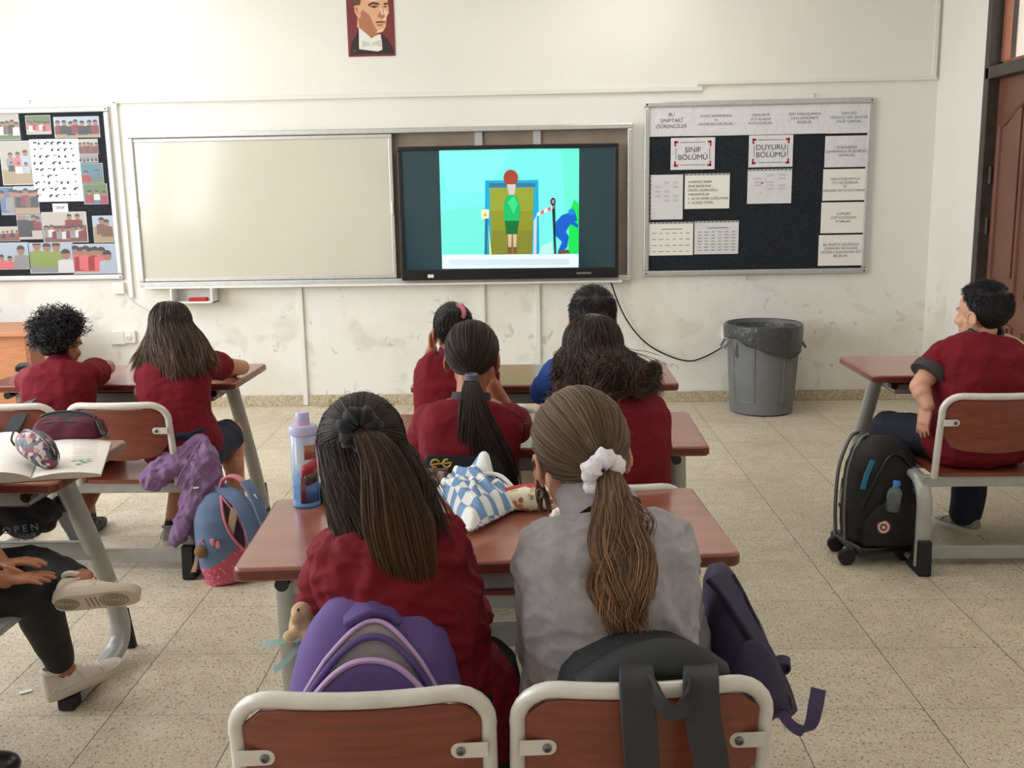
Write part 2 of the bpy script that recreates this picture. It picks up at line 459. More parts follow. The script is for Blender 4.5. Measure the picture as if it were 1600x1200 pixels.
# ------------------------------------------------------------------ on the wall
def wrect(name, px, mats, thick, off, parent=None, bevel=0., **kw):
    """a flat board on the front wall from its pixel corners: l, t, r, b"""
    l, t, r, b = px
    p = [Wl(l, t), Wl(r, t), Wl(r, b), Wl(l, b)]
    xa = (p[0].x+p[3].x)/2; xb = (p[1].x+p[2].x)/2; za = (p[2].z+p[3].z)/2; zb = (p[0].z+p[1].z)/2
    m = MB().span((xa, WY-off-thick, za), (xb, WY-off, zb))
    return m.build(name, mats, parent, smooth=False, bevel=bevel), (xa, xb, za, zb)
def trunk(pts, w, th, label, name='cable_trunking'):
    mb = MB()
    for a, b in zip(pts[:-1], pts[1:]):
        A1, B1 = V(a), V(b); lo = V((min(A1.x, B1.x)-w/2, WY-th, min(A1.z, B1.z)-w/2)); hi = V((max(A1.x, B1.x)+w/2, WY, max(A1.z, B1.z)+w/2))
        mb.span(lo, hi)
    o = mb.build(name, m_plast, smooth=False, bevel=.002); return tag(o, label, 'cable trunking')
zt1 = 2.165
trunk([(-3.02, 0, zt1), (1.03, 0, zt1)], .028, .022, 'long white cable trunking along the wall above the whiteboard and screen')
trunk([(1.02, 0, 2.2), (2.6, 0, 2.2)], .02, .02, 'thin white trunking above the notice board running to the corner')
trunk([(2.585, 0, 2.215), (2.585, 0, CEIL)], .026, .022, 'vertical white trunking in the corner above the notice board')
trunk([(-3.0, 0, .82), (-3.0, 0, zt1-.02)], .03, .022, 'vertical white trunking between the photo board and the whiteboard')
for px, lab in ((474, 'vertical white trunking below the blank whiteboard reaching the floor'), (756, 'vertical white trunking below the left part of the screen'), (841, 'vertical white trunking below the middle of the screen')):
    x = Wl(px, 540).x; trunk([(x, 0, .02), (x, 0, .86)], .032, .02, lab)

# whiteboard surround
bx = (-2.91, .572, .882, 1.945)
t = thing('board_surround', 'long aluminium framed recess that holds whiteboard and screen', 'board frame', ((bx[0]+bx[1])/2, WY, bx[2]))
fr = MB(); w = .035; d = .075
fr.span((bx[0], WY-d, bx[3]-w), (bx[1], WY, bx[3])); fr.span((bx[0], WY-d, bx[2]), (bx[1], WY, bx[2]+w))
fr.span((bx[0], WY-d, bx[2]+w), (bx[0]+w, WY, bx[3]-w)); fr.span((bx[1]-w, WY-d, bx[2]+w), (bx[1], WY, bx[3]-w))
fr.build('frame', m_alu, t, smooth=False, bevel=.006)
MB().span((bx[0]+w, WY-.012, bx[2]+w), (bx[1]-w, WY, bx[3]-w)).build('backing_panel', m_back, t, smooth=False)
g = MB()
for px in (748, 839):
    x = Wl(px, 215).x; g.span((x-.026, WY-.03, bx[2]+w), (x+.026, WY-.012, bx[3]-w))
g.build('mounting_rail', m_alu, t, smooth=False)
MB().span((bx[0]+w, WY-.1, bx[2]-.012), (bx[1]-w*2, WY-.0, bx[2]+.004)).build('pen_ledge', m_white, t, smooth=False, bevel=.003)
# sliding whiteboard
xl = Wl(217, 320).x; xr = Wl(618, 320).x; zb = bx[2]+w+.003; ztp = bx[3]-w-.003
t = thing('whiteboard', 'blank glossy cream whiteboard panel sliding beside the screen', 'whiteboard', ((xl+xr)/2, WY-.06, zb))
MB().span((xl+.02, WY-.058, zb+.02), (xr-.02, WY-.045, ztp-.02)).build('board', m_wb, t, smooth=False)
fr = MB(); w2 = .026
fr.span((xl, WY-.064, ztp-w2), (xr, WY-.04, ztp)); fr.span((xl, WY-.064, zb), (xr, WY-.04, zb+w2)); fr.span((xl, WY-.064, zb+w2), (xl+w2, WY-.04, ztp-w2)); fr.span((xr-w2, WY-.064, zb+w2), (xr, WY-.04, ztp-w2))
fr.build('frame', m_alu, t, smooth=False, bevel=.004)
for x, zz in ((xl+.012, Wl(230, 328).z), (xr-.012, Wl(620, 325).z)):
    MB().box((x, WY-.074, zz), (.022, .022, .09)).build('grip', m_plast, t, smooth=True, bevel=.008)
# screen
sx0, sx1, sz0, sz1 = -1.032, .472, .905, 1.815
t = thing('interactive_screen', 'large black framed flat screen showing a cartoon scene', 'screen', ((sx0+sx1)/2, WY-.05, sz0))
bz = MB(); d0, d1 = WY-.125, WY-.03
bt = .028; bb = .075
bz.span((sx0, d0, sz1-bt), (sx1, d1, sz1)); bz.span((sx0, d0, sz0), (sx1, d1, sz0+bb)); bz.span((sx0, d0, sz0+bb), (sx0+bt, d1, sz1-bt)); bz.span((sx1-bt, d0, sz0+bb), (sx1, d1, sz1-bt))
bz.span((sx0+.005, d0+.02, sz0+.005), (sx1-.005, d1, sz1-.005))
bz.build('bezel', m_black, t, smooth=False, bevel=.004)
def em(name, col, s=.75): return mat(name, col, .3, emit=s, spec=.2)
px0, px1, pz0, pz1 = sx0+bt, sx1-bt, sz0+bb, sz1-bt
yy = d0+.012
m_side = mat('dark teal screen side', (34, 58, 66), .12, emit=.5)
MB().span((px0, yy, pz0), (px1, yy+.006, pz1)).build('screen_glass', m_side, t, smooth=False)
def S(px, py, lv):     # a point of the picture at its layer
    p = A(px, py, yy-.0004*lv); return V((p.x, yy-.0004*lv, p.z))
pic = MB(); pm_ = []
def sp_(pts, col, lv, strength=.8):
    pm_.append(em('screen colour', col, strength)); pic.poly([S(x, y, lv) for x, y in pts], .0003, (0, -1, 0), len(pm_)-1)
def disc(cx, cy, rx, ry, k=20, a0=0, a1=2*PI): return [(cx+rx*math.cos(a0+(a1-a0)*i/k), cy+ry*math.sin(a0+(a1-a0)*i/k)) for i in range(k)]
sp_([(686, 233), (905, 232), (904, 418), (691, 420)], (112, 236, 222), 1, .85)
sp_([(686, 233), (800, 233), (760, 300), (700, 300)], (124, 240, 226), 2)
sp_([(690, 330), (760, 320), (768, 398), (691, 398)], (106, 222, 208), 2, .82)
sp_([(878, 233), (905, 232), (904, 397), (886, 397)], (100, 228, 206), 2)
sp_([(691, 398), (904, 397), (904, 418), (691, 420)], (214, 240, 244), 3)
sp_([(700, 405), (890, 404), (890, 414), (702, 415)], (198, 214, 224), 4)
sp_([(758, 282), (841, 281), (843, 397), (757, 398)], (30, 158, 206), 3)
sp_([(764, 286), (836, 286), (837, 292), (764, 293)], (60, 110, 140), 4)
sp_([(765, 294), (834, 293), (831, 397), (768, 398)], (132, 140, 46), 5)
sp_([(765, 294), (834, 293), (833, 330), (766, 330)], (140, 152, 54), 6)
sp_([(768, 360), (832, 360), (831, 397), (768, 397)], (122, 126, 48), 6)
sp_([(763, 350), (768, 398), (765, 398)], (220, 226, 80), 6)
sp_([(752, 328), (764, 327), (764, 341), (752, 342)], (238, 226, 190), 7); sp_([(758, 330), (761, 338), (755, 338)], (206, 170, 60), 8)
sp_([(758, 342), (762, 342), (761, 397), (757, 397)], (40, 110, 150), 7)
sp_([(834, 345), (839, 336), (838, 397), (833, 397)], (190, 200, 214), 7)
sp_(disc(798, 278, 11.5, 13), (150, 70, 52), 8)
sp_([(792, 288), (806, 288), (804, 304), (795, 304)], (196, 186, 190), 9)
sp_([(790, 308), (798, 304), (808, 307), (813, 325), (811, 345), (787, 345), (787, 322)], (28, 178, 98), 9)
sp_([(793, 316), (803, 306), (809, 318), (803, 335)], (60, 206, 130), 10)
sp_([(789, 345), (811, 345), (808, 366), (791, 366)], (22, 106, 56), 9)
for x in (793.5, 801.5): sp_([(x, 366), (x+6, 366), (x+5, 388), (x+1, 388)], (206, 172, 150), 9); sp_([(x, 386), (x+6, 386), (x+6, 396), (x, 396)], (120, 80, 60), 10)
sp_([(862, 314), (867, 314), (869, 397), (866, 397)], (30, 48, 60), 8); sp_(disc(864, 315, 4, 6), (24, 30, 34), 9); sp_([(862.5, 312), (866, 312), (866, 318), (862.5, 318)], (210, 130, 140), 10)
for i in range(5):
    x = 839+i*5.4; y = 333-i*2.6
    sp_([(x, y), (x+5.4, y-2.6), (x+5.8, y+2.6), (x+.4, y+5)], (216, 84, 96) if i % 2 else (238, 238, 236), 8)
sp_([(890, 330), (897, 312), (904, 318), (904, 396), (888, 396)], (26, 214, 84), 7)
sp_([(845, 385), (862, 378), (866, 396), (842, 397)], (170, 226, 226), 6)
sp_([(868, 347), (878, 336), (890, 332), (898, 330), (902, 344), (890, 352), (884, 362), (889, 370), (886, 386), (879, 394), (871, 394), (878, 378), (868, 368)], (24, 92, 196), 9)
sp_(disc(893, 331, 5, 5), (30, 130, 210), 10); sp_([(896, 345), (904, 352), (902, 356), (892, 350)], (24, 92, 196), 10)
sp_([(872, 392), (888, 390), (891, 396), (872, 397)], (110, 74, 60), 10)
pic.build('picture', pm_, t, smooth=False)
bd = MB(); q = A(673, 431, d0); bd.box((q.x, d0-.001, sz0+.03), (.042, .003, .022)); bd.build('badge', m_plast, t, smooth=False)
bd = MB()
for k in range(9): bd.box((A(902+k*2.6, 428, d0).x, d0-.001, sz0+.036), (.006, .003, .012))
bd.build('button', m_alu, t, smooth=False)

# poster
m_pr = [mat('poster '+n_, c_, .4) for n_, c_ in (('maroon', (122, 44, 50)), ('skin', (222, 172, 134)), ('skin shade', (178, 116, 84)), ('hair', (96, 66, 46)), ('black coat', (42, 30, 34)), ('white shirt', (232, 230, 222)), ('line', (88, 52, 44)), ('light', (204, 202, 192)), ('pale skin', (238, 206, 172)))]
p0 = Wl(545, 89); p1 = Wl(618, 88); xw = p1.x-p0.x; pz = p0.z; ph = .50
pt = MB(); pt.span((p0.x, WY-.006, pz), (p1.x, WY, pz+ph), 0)
def PP(u, v, lv): return V((p0.x+u*xw/73., WY-.006-.0006*lv, pz+(89-v)*xw/73.))
def pp(pts, m, lv): pt.poly([PP(u-545, v, lv) for u, v in pts], .0005, (0, -1, 0), m)
pp([(548, 86), (550, 70), (562, 50), (566, 58), (566, 80), (600, 80), (598, 56), (606, 62), (614, 76), (616, 86)], 4, 1)
pp([(560, 45), (562, 28), (561, 5), (572, -12), (595, -14), (608, -4), (610, 14), (611, 26), (607, 30), (606, 38), (605, 46), (600, 53), (592, 55), (582, 60), (570, 52)], 1, 2)
pp([(562, 30), (570, 20), (580, 28), (588, 46), (594, 54), (588, 62), (576, 58), (564, 46)], 2, 3)
pp([(557, 15), (560, 13), (566, 14), (567, 30), (563, 33), (558, 24)], 1, 4); pp([(558, 17), (562, 16), (563, 27), (561, 23)], 2, 5)
pp([(557, 14), (554, -2), (560, -18), (580, -26), (602, -22), (610, -6), (600, -12), (584, -10), (574, -2), (568, 6), (566, 13)], 3, 5)
pp([(579, 12), (586, 9), (596, 11), (595, 14), (586, 12), (580, 16)], 6, 5); pp([(602, 12), (608, 10), (611, 13), (604, 14)], 6, 5)
pp([(582, 16), (588, 14), (595, 16), (588, 18)], 6, 5); pp([(602, 16), (607, 15), (608, 17), (603, 17.5)], 6, 5)
pp([(593, 30), (599, 20), (602, 26), (605, 31), (600, 34), (595, 32)], 2, 5); pp([(597, 18), (600, 18), (602, 28), (599, 29)], 8, 6); pp([(572, -10), (592, -10), (600, 6), (586, 8), (574, 4)], 8, 3); pp([(604, 20), (609, 24), (606, 36), (601, 36)], 8, 4); pp([(598, 49), (603, 49), (596, 54), (588, 54)], 8, 4)
pp([(589, 38), (597, 37.5), (605, 38.5), (604, 40), (590, 40)], 6, 5); pp([(590, 42), (602, 42), (598, 45), (593, 45)], 2, 5)
pp([(563, 46), (574, 55), (582, 62), (596, 56), (598, 70), (598, 80), (590, 82), (576, 80), (562, 78)], 5, 4)
pp([(567, 66), (577, 68), (581, 70), (586, 68), (596, 65), (597, 75), (586, 73), (581, 74), (576, 73), (567, 76)], 7, 5); pp(disc(581, 70, 2, 4, 12), 5, 6)
pp([(551, 86), (552, 76), (558, 75), (559, 86)], 4, 4); pp(disc(555, 81, 2, 2.4, 10), 3, 5)
pt = pt.build('portrait_poster', m_pr, smooth=False)
tag(pt, 'portrait poster of a man in white bow tie on maroon ground, high on wall', 'poster')

# notice board frames
def board(name, x0, x1, za, zb, label):
    t = thing(name, label, 'notice board', ((x0+x1)/2, WY, za))
    f = MB(); w = .038; d = .03
    f.span((x0, WY-d, zb-w), (x1, WY, zb)); f.span((x0, WY-d, za), (x1, WY, za+w)); f.span((x0, WY-d, za+w), (x0+w, WY, zb-w)); f.span((x1-w, WY-d, za+w), (x1, WY, zb-w))
    f.build('frame', m_alu, t, smooth=False, bevel=.008)
    MB().span((x0+w, WY-.014, za+w), (x1-w, WY, zb-w)).build('felt_panel', m_felt, t, smooth=False)
    b = MB()
    for x in (x0+w/2, x1-w/2):
        for z in (za+w/2, zb-w/2): b.ell((x, WY-d, z), (.006, .004, .006), None, 8, 6)
    b.build('screw', m_blackm, t)
    return t
board('photo_board', -4.62, -3.045, .935, 2.135, 'black notice board covered with class photographs on the left')
board('notice_board', .652, 2.198, .902, 2.085, 'black notice board with white Turkish notices right of the screen')
def paper(px, label, lines=(), size=.035, ink=m_inkg, m=m_paper, name='notice_sheet', cat='notice', extra=None, space=1.0, dy=0., group='notices on the board', italic=False, ax='CENTER'):
    l, t_, r, b = px
    p = [Wl(l, t_, .02), Wl(r, t_, .02), Wl(r, b, .02), Wl(l, b, .02)]
    xa = (p[0].x+p[3].x)/2; xb = (p[1].x+p[2].x)/2; za = (p[2].z+p[3].z)/2; zb = (p[0].z+p[1].z)/2
    y1 = WY-.0145; y0 = y1-.003
    o = MB().span((xa, y0, za), (xb, y1, zb)).build(name, m, smooth=False)
    tag(o, label, cat, group)
    if lines:
        x = (xa+xb)/2 if ax == 'CENTER' else xa+.02
        tx = text('lettering', '\n'.join(lines), size, ink, o, V((x, y0-.0006, (za+zb)/2+dy)), R_WALL, ax, space, shear=.2 if italic else 0.)
    if extra: extra(o, xa, xb, za, zb, y0)
    return o
TOP = [((1013.5, 164, 1084, 213), ('BU', 'SINIFTAKİ', 'ÖĞRENCİLER'), m_ink), ((1084, 163, 1154, 212), ('SINIFA ZAMANINDA', 'VE', 'HAZIRLIKLI GELİRLER,'), m_inkg),
       ((1154, 161.5, 1223.5, 210.5), ('DERSLERDE', 'SÖZ ALARAK', 'KONUŞURLAR,'), m_inkg), ((1223.5, 160, 1292, 209), ('BİRİ KONUŞURKEN', 'ONU DİNLEMEYİ', 'BİLİRLER.'), m_inkg), ((1292, 158.5, 1361, 208), ('DERSLERİ', 'DİKKATLİ BİR ŞEKİLDE', 'TAKİP EDERLER,'), m_inkg)]
LT = ['white sheet reading BU SINIFTAKI OGRENCILER at the top left corner', 'white sheet reading SINIFA ZAMANINDA in the top row of the board', 'white sheet reading DERSLERDE SOZ ALARAK in the top row of the board', 'white sheet reading BIRI KONUSURKEN in the top row of the board', 'white sheet reading DERSLERI DIKKATLI in the top right corner']
for (px, ln, ik), lb in zip(TOP, LT): paper(px, lb, ln, .034 if ik is m_ink else .0235, ik, italic=ik is m_ink, space=1.15)
SIDE = [((1289, 212, 1357, 261), ('ÖDEVLERİNİ', 'ZAMANINDA VE EKSİKSİZ', 'YAPARLAR,')), ((1286, 264, 1355, 313), ('ARKADAŞLARIYLA', 'İYİ GEÇİNİRLER', 'VE', 'ONLARA SAYGI DUYARLAR,')), ((1283, 316, 1353, 364), ('ÇÖPLERİ', 'ÇÖP KUTUSUNA', 'ATARLAR,')), ((1279, 367, 1349, 415), ('BU SINIFTA GEÇİRİLEN', 'ZAMANIN NE KADAR', 'DEĞERLİ OLDUĞUNU İYİ', 'BİLİRLER.'))]
LS = ['white sheet reading ODEVLERINI, uppermost of the right-hand column', 'white sheet reading ARKADASLARIYLA IYI GECINIRLER in the right-hand column', 'white sheet reading COPLERI COP KUTUSUNA ATARLAR in the right-hand column', 'white sheet reading BU SINIFTA GECIRILEN at the bottom right']
for (px, ln), lb in zip(SIDE, LS): paper(px, lb, ln, .0235, m_inkg, m=m_paper if 'ÖDEV' in ln[0] else m_paper2, space=1.1)
def marks(o, xa, xb, za, zb, y0):
    k = MB(); w = xb-xa; h = zb-za; a, b, c, d = xa+.08*w, xb-.08*w, zb-.1*h, za+.1*h
    for x, s in ((a, 1), (b, -1)):
        for z, u in ((c, 1), (d, -1)):
            k.span((x, y0-.001, z), (x+s*.09*w, y0, z-u*.014)); k.span((x, y0-.001, z), (x+s*.012, y0, z-u*.17*h))
    k.build('red_corner', m_inkr, o, smooth=False)
    k = MB()
    for z in (c-.01, d+.01): k.span((a+.13*w, y0-.0008, z-.002), (b-.13*w, y0, z+.002))
    for x in (a+.012, b-.012): k.span((x-.002, y0-.0008, d+.22*h), (x+.002, y0, c-.22*h))
    k.build('border_line', m_inkg, o, smooth=False)
def holes(o, xa, xb, za, zb, y0, vert=False):
    k = MB(); rnd = random.Random(int(xa*1000))
    if vert: k.span((xa, y0-.0008, za), (xa+.008, y0, zb))
    else: k.span((xa, y0-.0008, zb-.012), (xb, y0, zb))
    k.build('sleeve_strip', m_alu, o, smooth=False)
    k = MB()
    for i in range(11):
        t_ = (i+.5)/11
        if vert: k.box((xa+.004, y0-.001, za+t_*(zb-za)), (.005, .001, .009))
        else: k.box((xa+t_*(xb-xa), y0-.001, zb-.006), (.012, .001, .006))
    k.build('punch_hole', m_ink, o, smooth=False)
m_fnt = mat('faint print', (196, 194, 198), .6)
def faint(o, xa, xb, za, zb, y0):
    k = MB(); w = xb-xa; h = zb-za
    for r_ in range(5):
        for c_ in range(3):
            if (r_*3+c_) % 4: k.span((xa+w*(.15+.27*c_), y0-.0006, zb-h*(.2+.1*r_)), (xa+w*(.32+.27*c_), y0, zb-h*(.2+.1*r_)+h*.05))
    k.build('faint_print', m_fnt, o, smooth=False)
def scrib(rows, cols, w0=.8):
    def f(o, xa, xb, za, zb, y0):
        holes(o, xa, xb, za, zb, y0)
        k = MB(); rnd = random.Random(rows*10+cols); w = xb-xa; h = zb-za
        k.span((xa+.28*w, y0-.0008, zb-.22*h), (xb-.25*w, y0, zb-.2*h))
        for r_ in range(rows):
            for c_ in range(cols):
                x = xa+w*(.12+.76*c_/max(1, cols-1)); z = zb-h*(.34+.55*r_/max(1, rows-1)); s = w*.04*(1+rnd.random())
                k.span((x-s*.7, y0-.0008, z), (x+s*.7, y0, z+.004))
        k.build('table_print', m_inkg, o, smooth=False)
    return f
paper((1048, 215, 1117, 265), 'notice titled SINIF BOLUMU with red corner marks', ('SINIF', 'BÖLÜMÜ'), .05, m_ink, extra=marks, space=1.0)
paper((1170, 211, 1239, 261), 'notice titled DUYURU BOLUMU with red corner marks', ('DUYURU', 'BÖLÜMÜ'), .05, m_ink, extra=marks, space=1.0)
paper((1016, 273, 1067, 343), 'portrait sheet in a crinkled plastic sleeve below SINIF BOLUMU', extra=lambda *a: (holes(*a, vert=True), faint(*a)))
paper((1070, 271, 1140, 326), 'class officer list sheet with bold lines below SINIF BOLUMU', ('4 KIRMIZI SINIFI', 'SINIF BAŞKANI', 'DENİZ AŞAROĞLU', 'YARDIMCILAR', '1- ALYA AMİR ÇAĞLAYAN', '2- GÜNEŞ TEMEL'), .0235, m_ink, m_paper2, extra=holes, dy=-.008, space=1.2, ax='LEFT')
paper((1168, 264, 1237, 318), 'crinkled sleeved sheet with a diagonal fold below DUYURU BOLUMU', extra=lambda o, *a: (holes(o, *a), faint(o, *a), MB().box((a[0]+.1, a[4]-.001, a[2]+.14), (.012, .002, .012)).build('red_pin', m_inkr, o, smooth=False)))
paper((1014, 347, 1083, 399), 'timetable sheet with sparse rows, lower left corner of the board', m=m_paper2, extra=scrib(4, 6))
paper((1085, 345, 1154, 397), 'timetable sheet with dense rows beside the sparse one', extra=scrib(7, 6))

# photographs on the left board
PC = {k: mat('photo '+k, c, .35) for k, c in dict(sky=(156, 168, 182), pale=(168, 162, 152), sand=(150, 130, 98), green=(84, 104, 62), dark=(38, 36, 40), brown=(104, 70, 54), red=(140, 38, 46), pink=(196, 92, 100), lime=(124, 140, 66), blue=(72, 98, 140), skin=(146, 102, 82), white=(190, 190, 194), teal=(70, 110, 122), maroon=(112, 34, 44), grey=(128, 128, 130)).items()}
PK = list(PC)
def photo(px, label, top, bot, hz, folk, seed, name='photo_print', faces=.0):
    l, t_, r, b = px; rnd = random.Random(seed)
    p = [Wl(l, t_, .02), Wl(r, t_, .02), Wl(r, b, .02), Wl(l, b, .02)]
    xa = (p[0].x+p[3].x)/2; xb = (p[1].x+p[2].x)/2; za = (p[2].z+p[3].z)/2; zb = (p[0].z+p[1].z)/2
    y0 = WY-.0165; w = xb-xa; h = zb-za; mb = MB(); lv = [0]
    mi = lambda k: PK.index(k)
    mb.span((xa, y0, za), (xb, WY-.0142, zb), mi('white'))
    def q(u, v, L): return V((xa+u*w, y0-.0003*L, za+v*h))
    def pl(pts, k, L): mb.poly([q(min(.985, max(.015, u)), min(.98, max(.02, v)), L) for u, v in pts], .00025, (0, -1, 0), mi(k))
    pl([(.02, .02), (.98, .02), (.98, .98), (.02, .98)], top, 1)
    pl([(.02, .02), (.98, .02), (.98, hz+.05*rnd.random()), (.5, hz+.08*rnd.random()-.04), (.02, hz)], bot, 2)
    asp = w/h
    for i, (u, v, s, k) in enumerate(folk):       # people: shoulders or whole figures with a head
        L = 3+i*.4; su = s/asp
        pl([(u-su*.55, v-s), (u-su*.5, v-.08*s), (u-su*.2, v), (u+su*.2, v), (u+su*.5, v-.08*s), (u+su*.55, v-s)], k, L)
        cx, cy, rr = u, v+s*.28, s*.27
        pl([(cx+rr/asp*math.cos(2*PI*a/12), cy+rr*1.15*math.sin(2*PI*a/12)) for a in range(12)], 'skin', L+.15)
        pl([(cx+rr*1.05/asp*math.cos(PI*a/8), cy+rr*.25+rr*math.sin(PI*a/8)) for a in range(9)], 'dark', L+.25)
    o = mb.build(name, [PC[k] for k in PK], smooth=False)
    return tag(o, label, 'photograph', 'photographs on the class board')
def row(n, v, s, ks, seed, u0=.1, u1=.9, jit=.05):
    r_ = random.Random(seed); return [(u0+(u1-u0)*i/max(1, n-1)+r_.uniform(-.02, .02), v+r_.uniform(-jit, jit), s, ks[i % len(ks)]) for i in range(n)]
photo((-8, 174, 30, 219), 'creased photo of a crowd in white light at the top left of board', 'pale', 'green', .6, row(5, .5, .3, ['dark', 'white', 'brown'], 1), 1)
photo((40, 180, 79, 210), 'small photo of a group under trees in the top row', 'green', 'pale', .35, row(7, .5, .3, ['pink', 'white', 'red'], 2), 2)
photo((84, 182, 155, 215), 'wide photo of children seated round a table, top right of board', 'sky', 'sand', .32, row(7, .58, .42, ['maroon', 'dark', 'dark'], 3), 3)
photo((1, 220, 54, 289), 'tall photo of three children standing in sunlight with long shadows', 'pale', 'sand', .35, [(.3, .62, .2, 'grey'), (.3, .45, .14, 'dark'), (.52, .63, .2, 'pink'), (.74, .66, .22, 'sky'), (.52, .42, .16, 'white'), (.74, .42, .16, 'sky')], 4)
photo((122, 217, 153, 241), 'small photo of a seated maroon group, upper right stack of the board', 'pale', 'brown', .5, row(5, .5, .4, ['maroon', 'brown'], 5), 5)
photo((122, 241, 153, 254), 'narrow pale photo strip between two group photos, right side', 'grey', 'pale', .3, row(5, .4, .3, ['dark'], 6), 6)
photo((125, 255, 161, 286), 'photo of one child before a dark teal background', 'teal', 'green', .4, [(.25, .4, .4, 'red'), (.7, .5, .3, 'blue')], 7)
photo((130, 287, 168, 319), 'photo of two children in red among green plants', 'green', 'teal', .4, [(.25, .45, .4, 'red'), (.85, .4, .4, 'red'), (.55, .5, .3, 'white')], 8)
photo((0, 292, 22, 336), 'narrow photo of people in blue standing by the left frame edge', 'blue', 'grey', .4, row(2, .6, .5, ['blue', 'grey'], 9), 9)
photo((21, 291, 60, 334), 'photo of people standing on dry ground, left half of board', 'sky', 'sand', .6, row(5, .65, .4, ['brown', 'dark', 'maroon'], 10), 10)
photo((27, 335, 65, 374), 'photo of dark clad people on a pale street', 'grey', 'pale', .6, [(.2, .8, .7, 'dark'), (.7, .75, .4, 'dark'), (.85, .7, .35, 'maroon')], 11)
photo((-6, 354, 30, 377), 'small low photo of a red group outdoors at the left edge', 'pale', 'brown', .45, row(5, .55, .3, ['red', 'dark'], 12), 12)
photo((66, 331, 136, 379), 'wide photo of a full classroom with red curtains in the middle', 'pale', 'brown', .55, [(.62, .75, .3, 'maroon'), (.8, .75, .3, 'maroon')]+row(9, .4, .25, ['grey', 'white', 'maroon'], 13), 13)
photo((145, 337, 177, 379), 'photo of a brown animal standing in a dry field', 'sky', 'sand', .6, [(.45, .7, .4, 'brown'), (.68, .62, .4, 'brown')], 14)
photo((-6, 379, 46, 421), 'selfie photo of a man with pink shirted children, bottom left of board', 'sky', 'pale', .3, [(.15, .35, .35, 'pink'), (.4, .3, .35, 'pink'), (.6, .28, .3, 'pink'), (.75, .55, .55, 'grey')], 15)
photo((45, 379, 115, 427), 'photo of three boys in lime shirts with a man in a blue tie', 'sky', 'grey', .3, [(.2, .75, .5, 'lime'), (.42, .7, .5, 'lime'), (.63, .72, .5, 'lime'), (.83, .45, .55, 'white')], 16)
photo((113, 381, 183, 428), 'photo of a coral shirted group with a man in front, bottom right of board', 'sky', 'pale', .4, row(6, .62, .5, ['pink', 'red', 'pink'], 17, .08, .65)+[(.78, .45, .55, 'sky')], 17)
sh = lambda o, xa, xb, za, zb, y0: None
def table_sheet(o, xa, xb, za, zb, y0):
    k = MB(); rnd = random.Random(5); w = xb-xa; h = zb-za
    for r_ in range(9):
        for c_ in range(7):
            if rnd.random() < .85:
                x = xa+w*(.06+.13*c_+.02*rnd.random()); z = zb-h*(.05+.105*r_)
                k.span((x, y0-.0008, z-.008*rnd.random()), (x+w*.05*rnd.random()+.008, y0, z+.004))
            if rnd.random() < .5:
                x = xa+w*(.06+.13*c_); z = zb-h*(.07+.105*r_); k.box((x, y0-.0005, z), (.014, .001, .016))
    k.build('figure_print', m_ink, o, smooth=False)
paper((50, 217, 126, 315), 'large white sheet of rows of small figures on the photo board', m=m_paper, extra=table_sheet, name='chart_sheet', cat='chart', group=None)
paper((82, 318, 106, 331), 'small pale pink caption card under the white chart sheet', ('SINIF',), .03, m_ink, m=mat('pink card', (232, 214, 212), .5), name='caption_card', cat='card', group=None)

# sockets, little shelf, cables
def socket(px, py, w, h, label, holes_=True, dy=.014):
    c = Wl(px, py); t = thing('wall_socket', label, 'socket', (c.x, WY, c.z-h/2))
    MB().box((c.x, WY-dy, c.z), (w, dy*2, h)).build('plate', m_plast, t, smooth=True, bevel=.006, seg=3)
    if holes_:
        k = MB(); R = Matrix.Rotation(PI/2, 3, 'X')
        k.lathe([(.024, 0), (.026, .003), (.022, .006)], 20, (c.x, WY-dy*2, c.z), R)
        k.build('socket_face', m_white, t)
        k = MB()
        for s in (-1, 1): k.tube([(c.x+s*.009, WY-dy*2-.0065, c.z), (c.x+s*.009, WY-dy*2-.008, c.z)], .003, 8)
        k.build('pin_hole', m_black, t)
    return t
socket(187, 527, .1, .1, 'switch box beside the round socket, low on the left wall part', False)
socket(204, 526, .09, .09, 'round white socket low on the wall behind the long haired girl')
socket(187, 450, .085, .085, 'white junction box under the corner of the photo board', False)
socket(1138, 520, .09, .09, 'white socket beside the grey bin with a black plug')
k = Wl(1141, 522); 
pl_ = MB().tube([(k.x+.005, WY-.03, k.z-.002), (k.x+.005, WY-.07, k.z-.004), (k.x+.008, WY-.078, k.z-.03)], .014)
cab = [Wl(955, 442, .05), Wl(968, 478, .04), Wl(986, 510, .03), Wl(1012, 538, .03), Wl(1045, 556, .03), Wl(1076, 564, .03), Wl(1100, 558, .03), Wl(1125, 545, .04), V((k.x+.008, WY-.078, k.z-.03))]
cb = MB().tube(catmull(cab, 8), .0055, 8).build('power_cable', m_black); tag(cb, 'black power cable hanging from the screen to the socket by the bin', 'cable')
pl_.build('plug', m_black, cb)
cab = [Wl(193, 455, .03), Wl(205, 470, .02), Wl(222, 482, .02), Wl(245, 486, .02), Wl(262, 474, .02), Wl(272, 450, .03)]
tag(MB().tube(catmull(cab, 8), .004, 8).build('data_cable', m_plast), 'thin white cable looping below the whiteboard corner', 'cable')
cab = [Wl(180, 535, .01), Wl(182, 560, .01), Wl(180, 580, .01)]
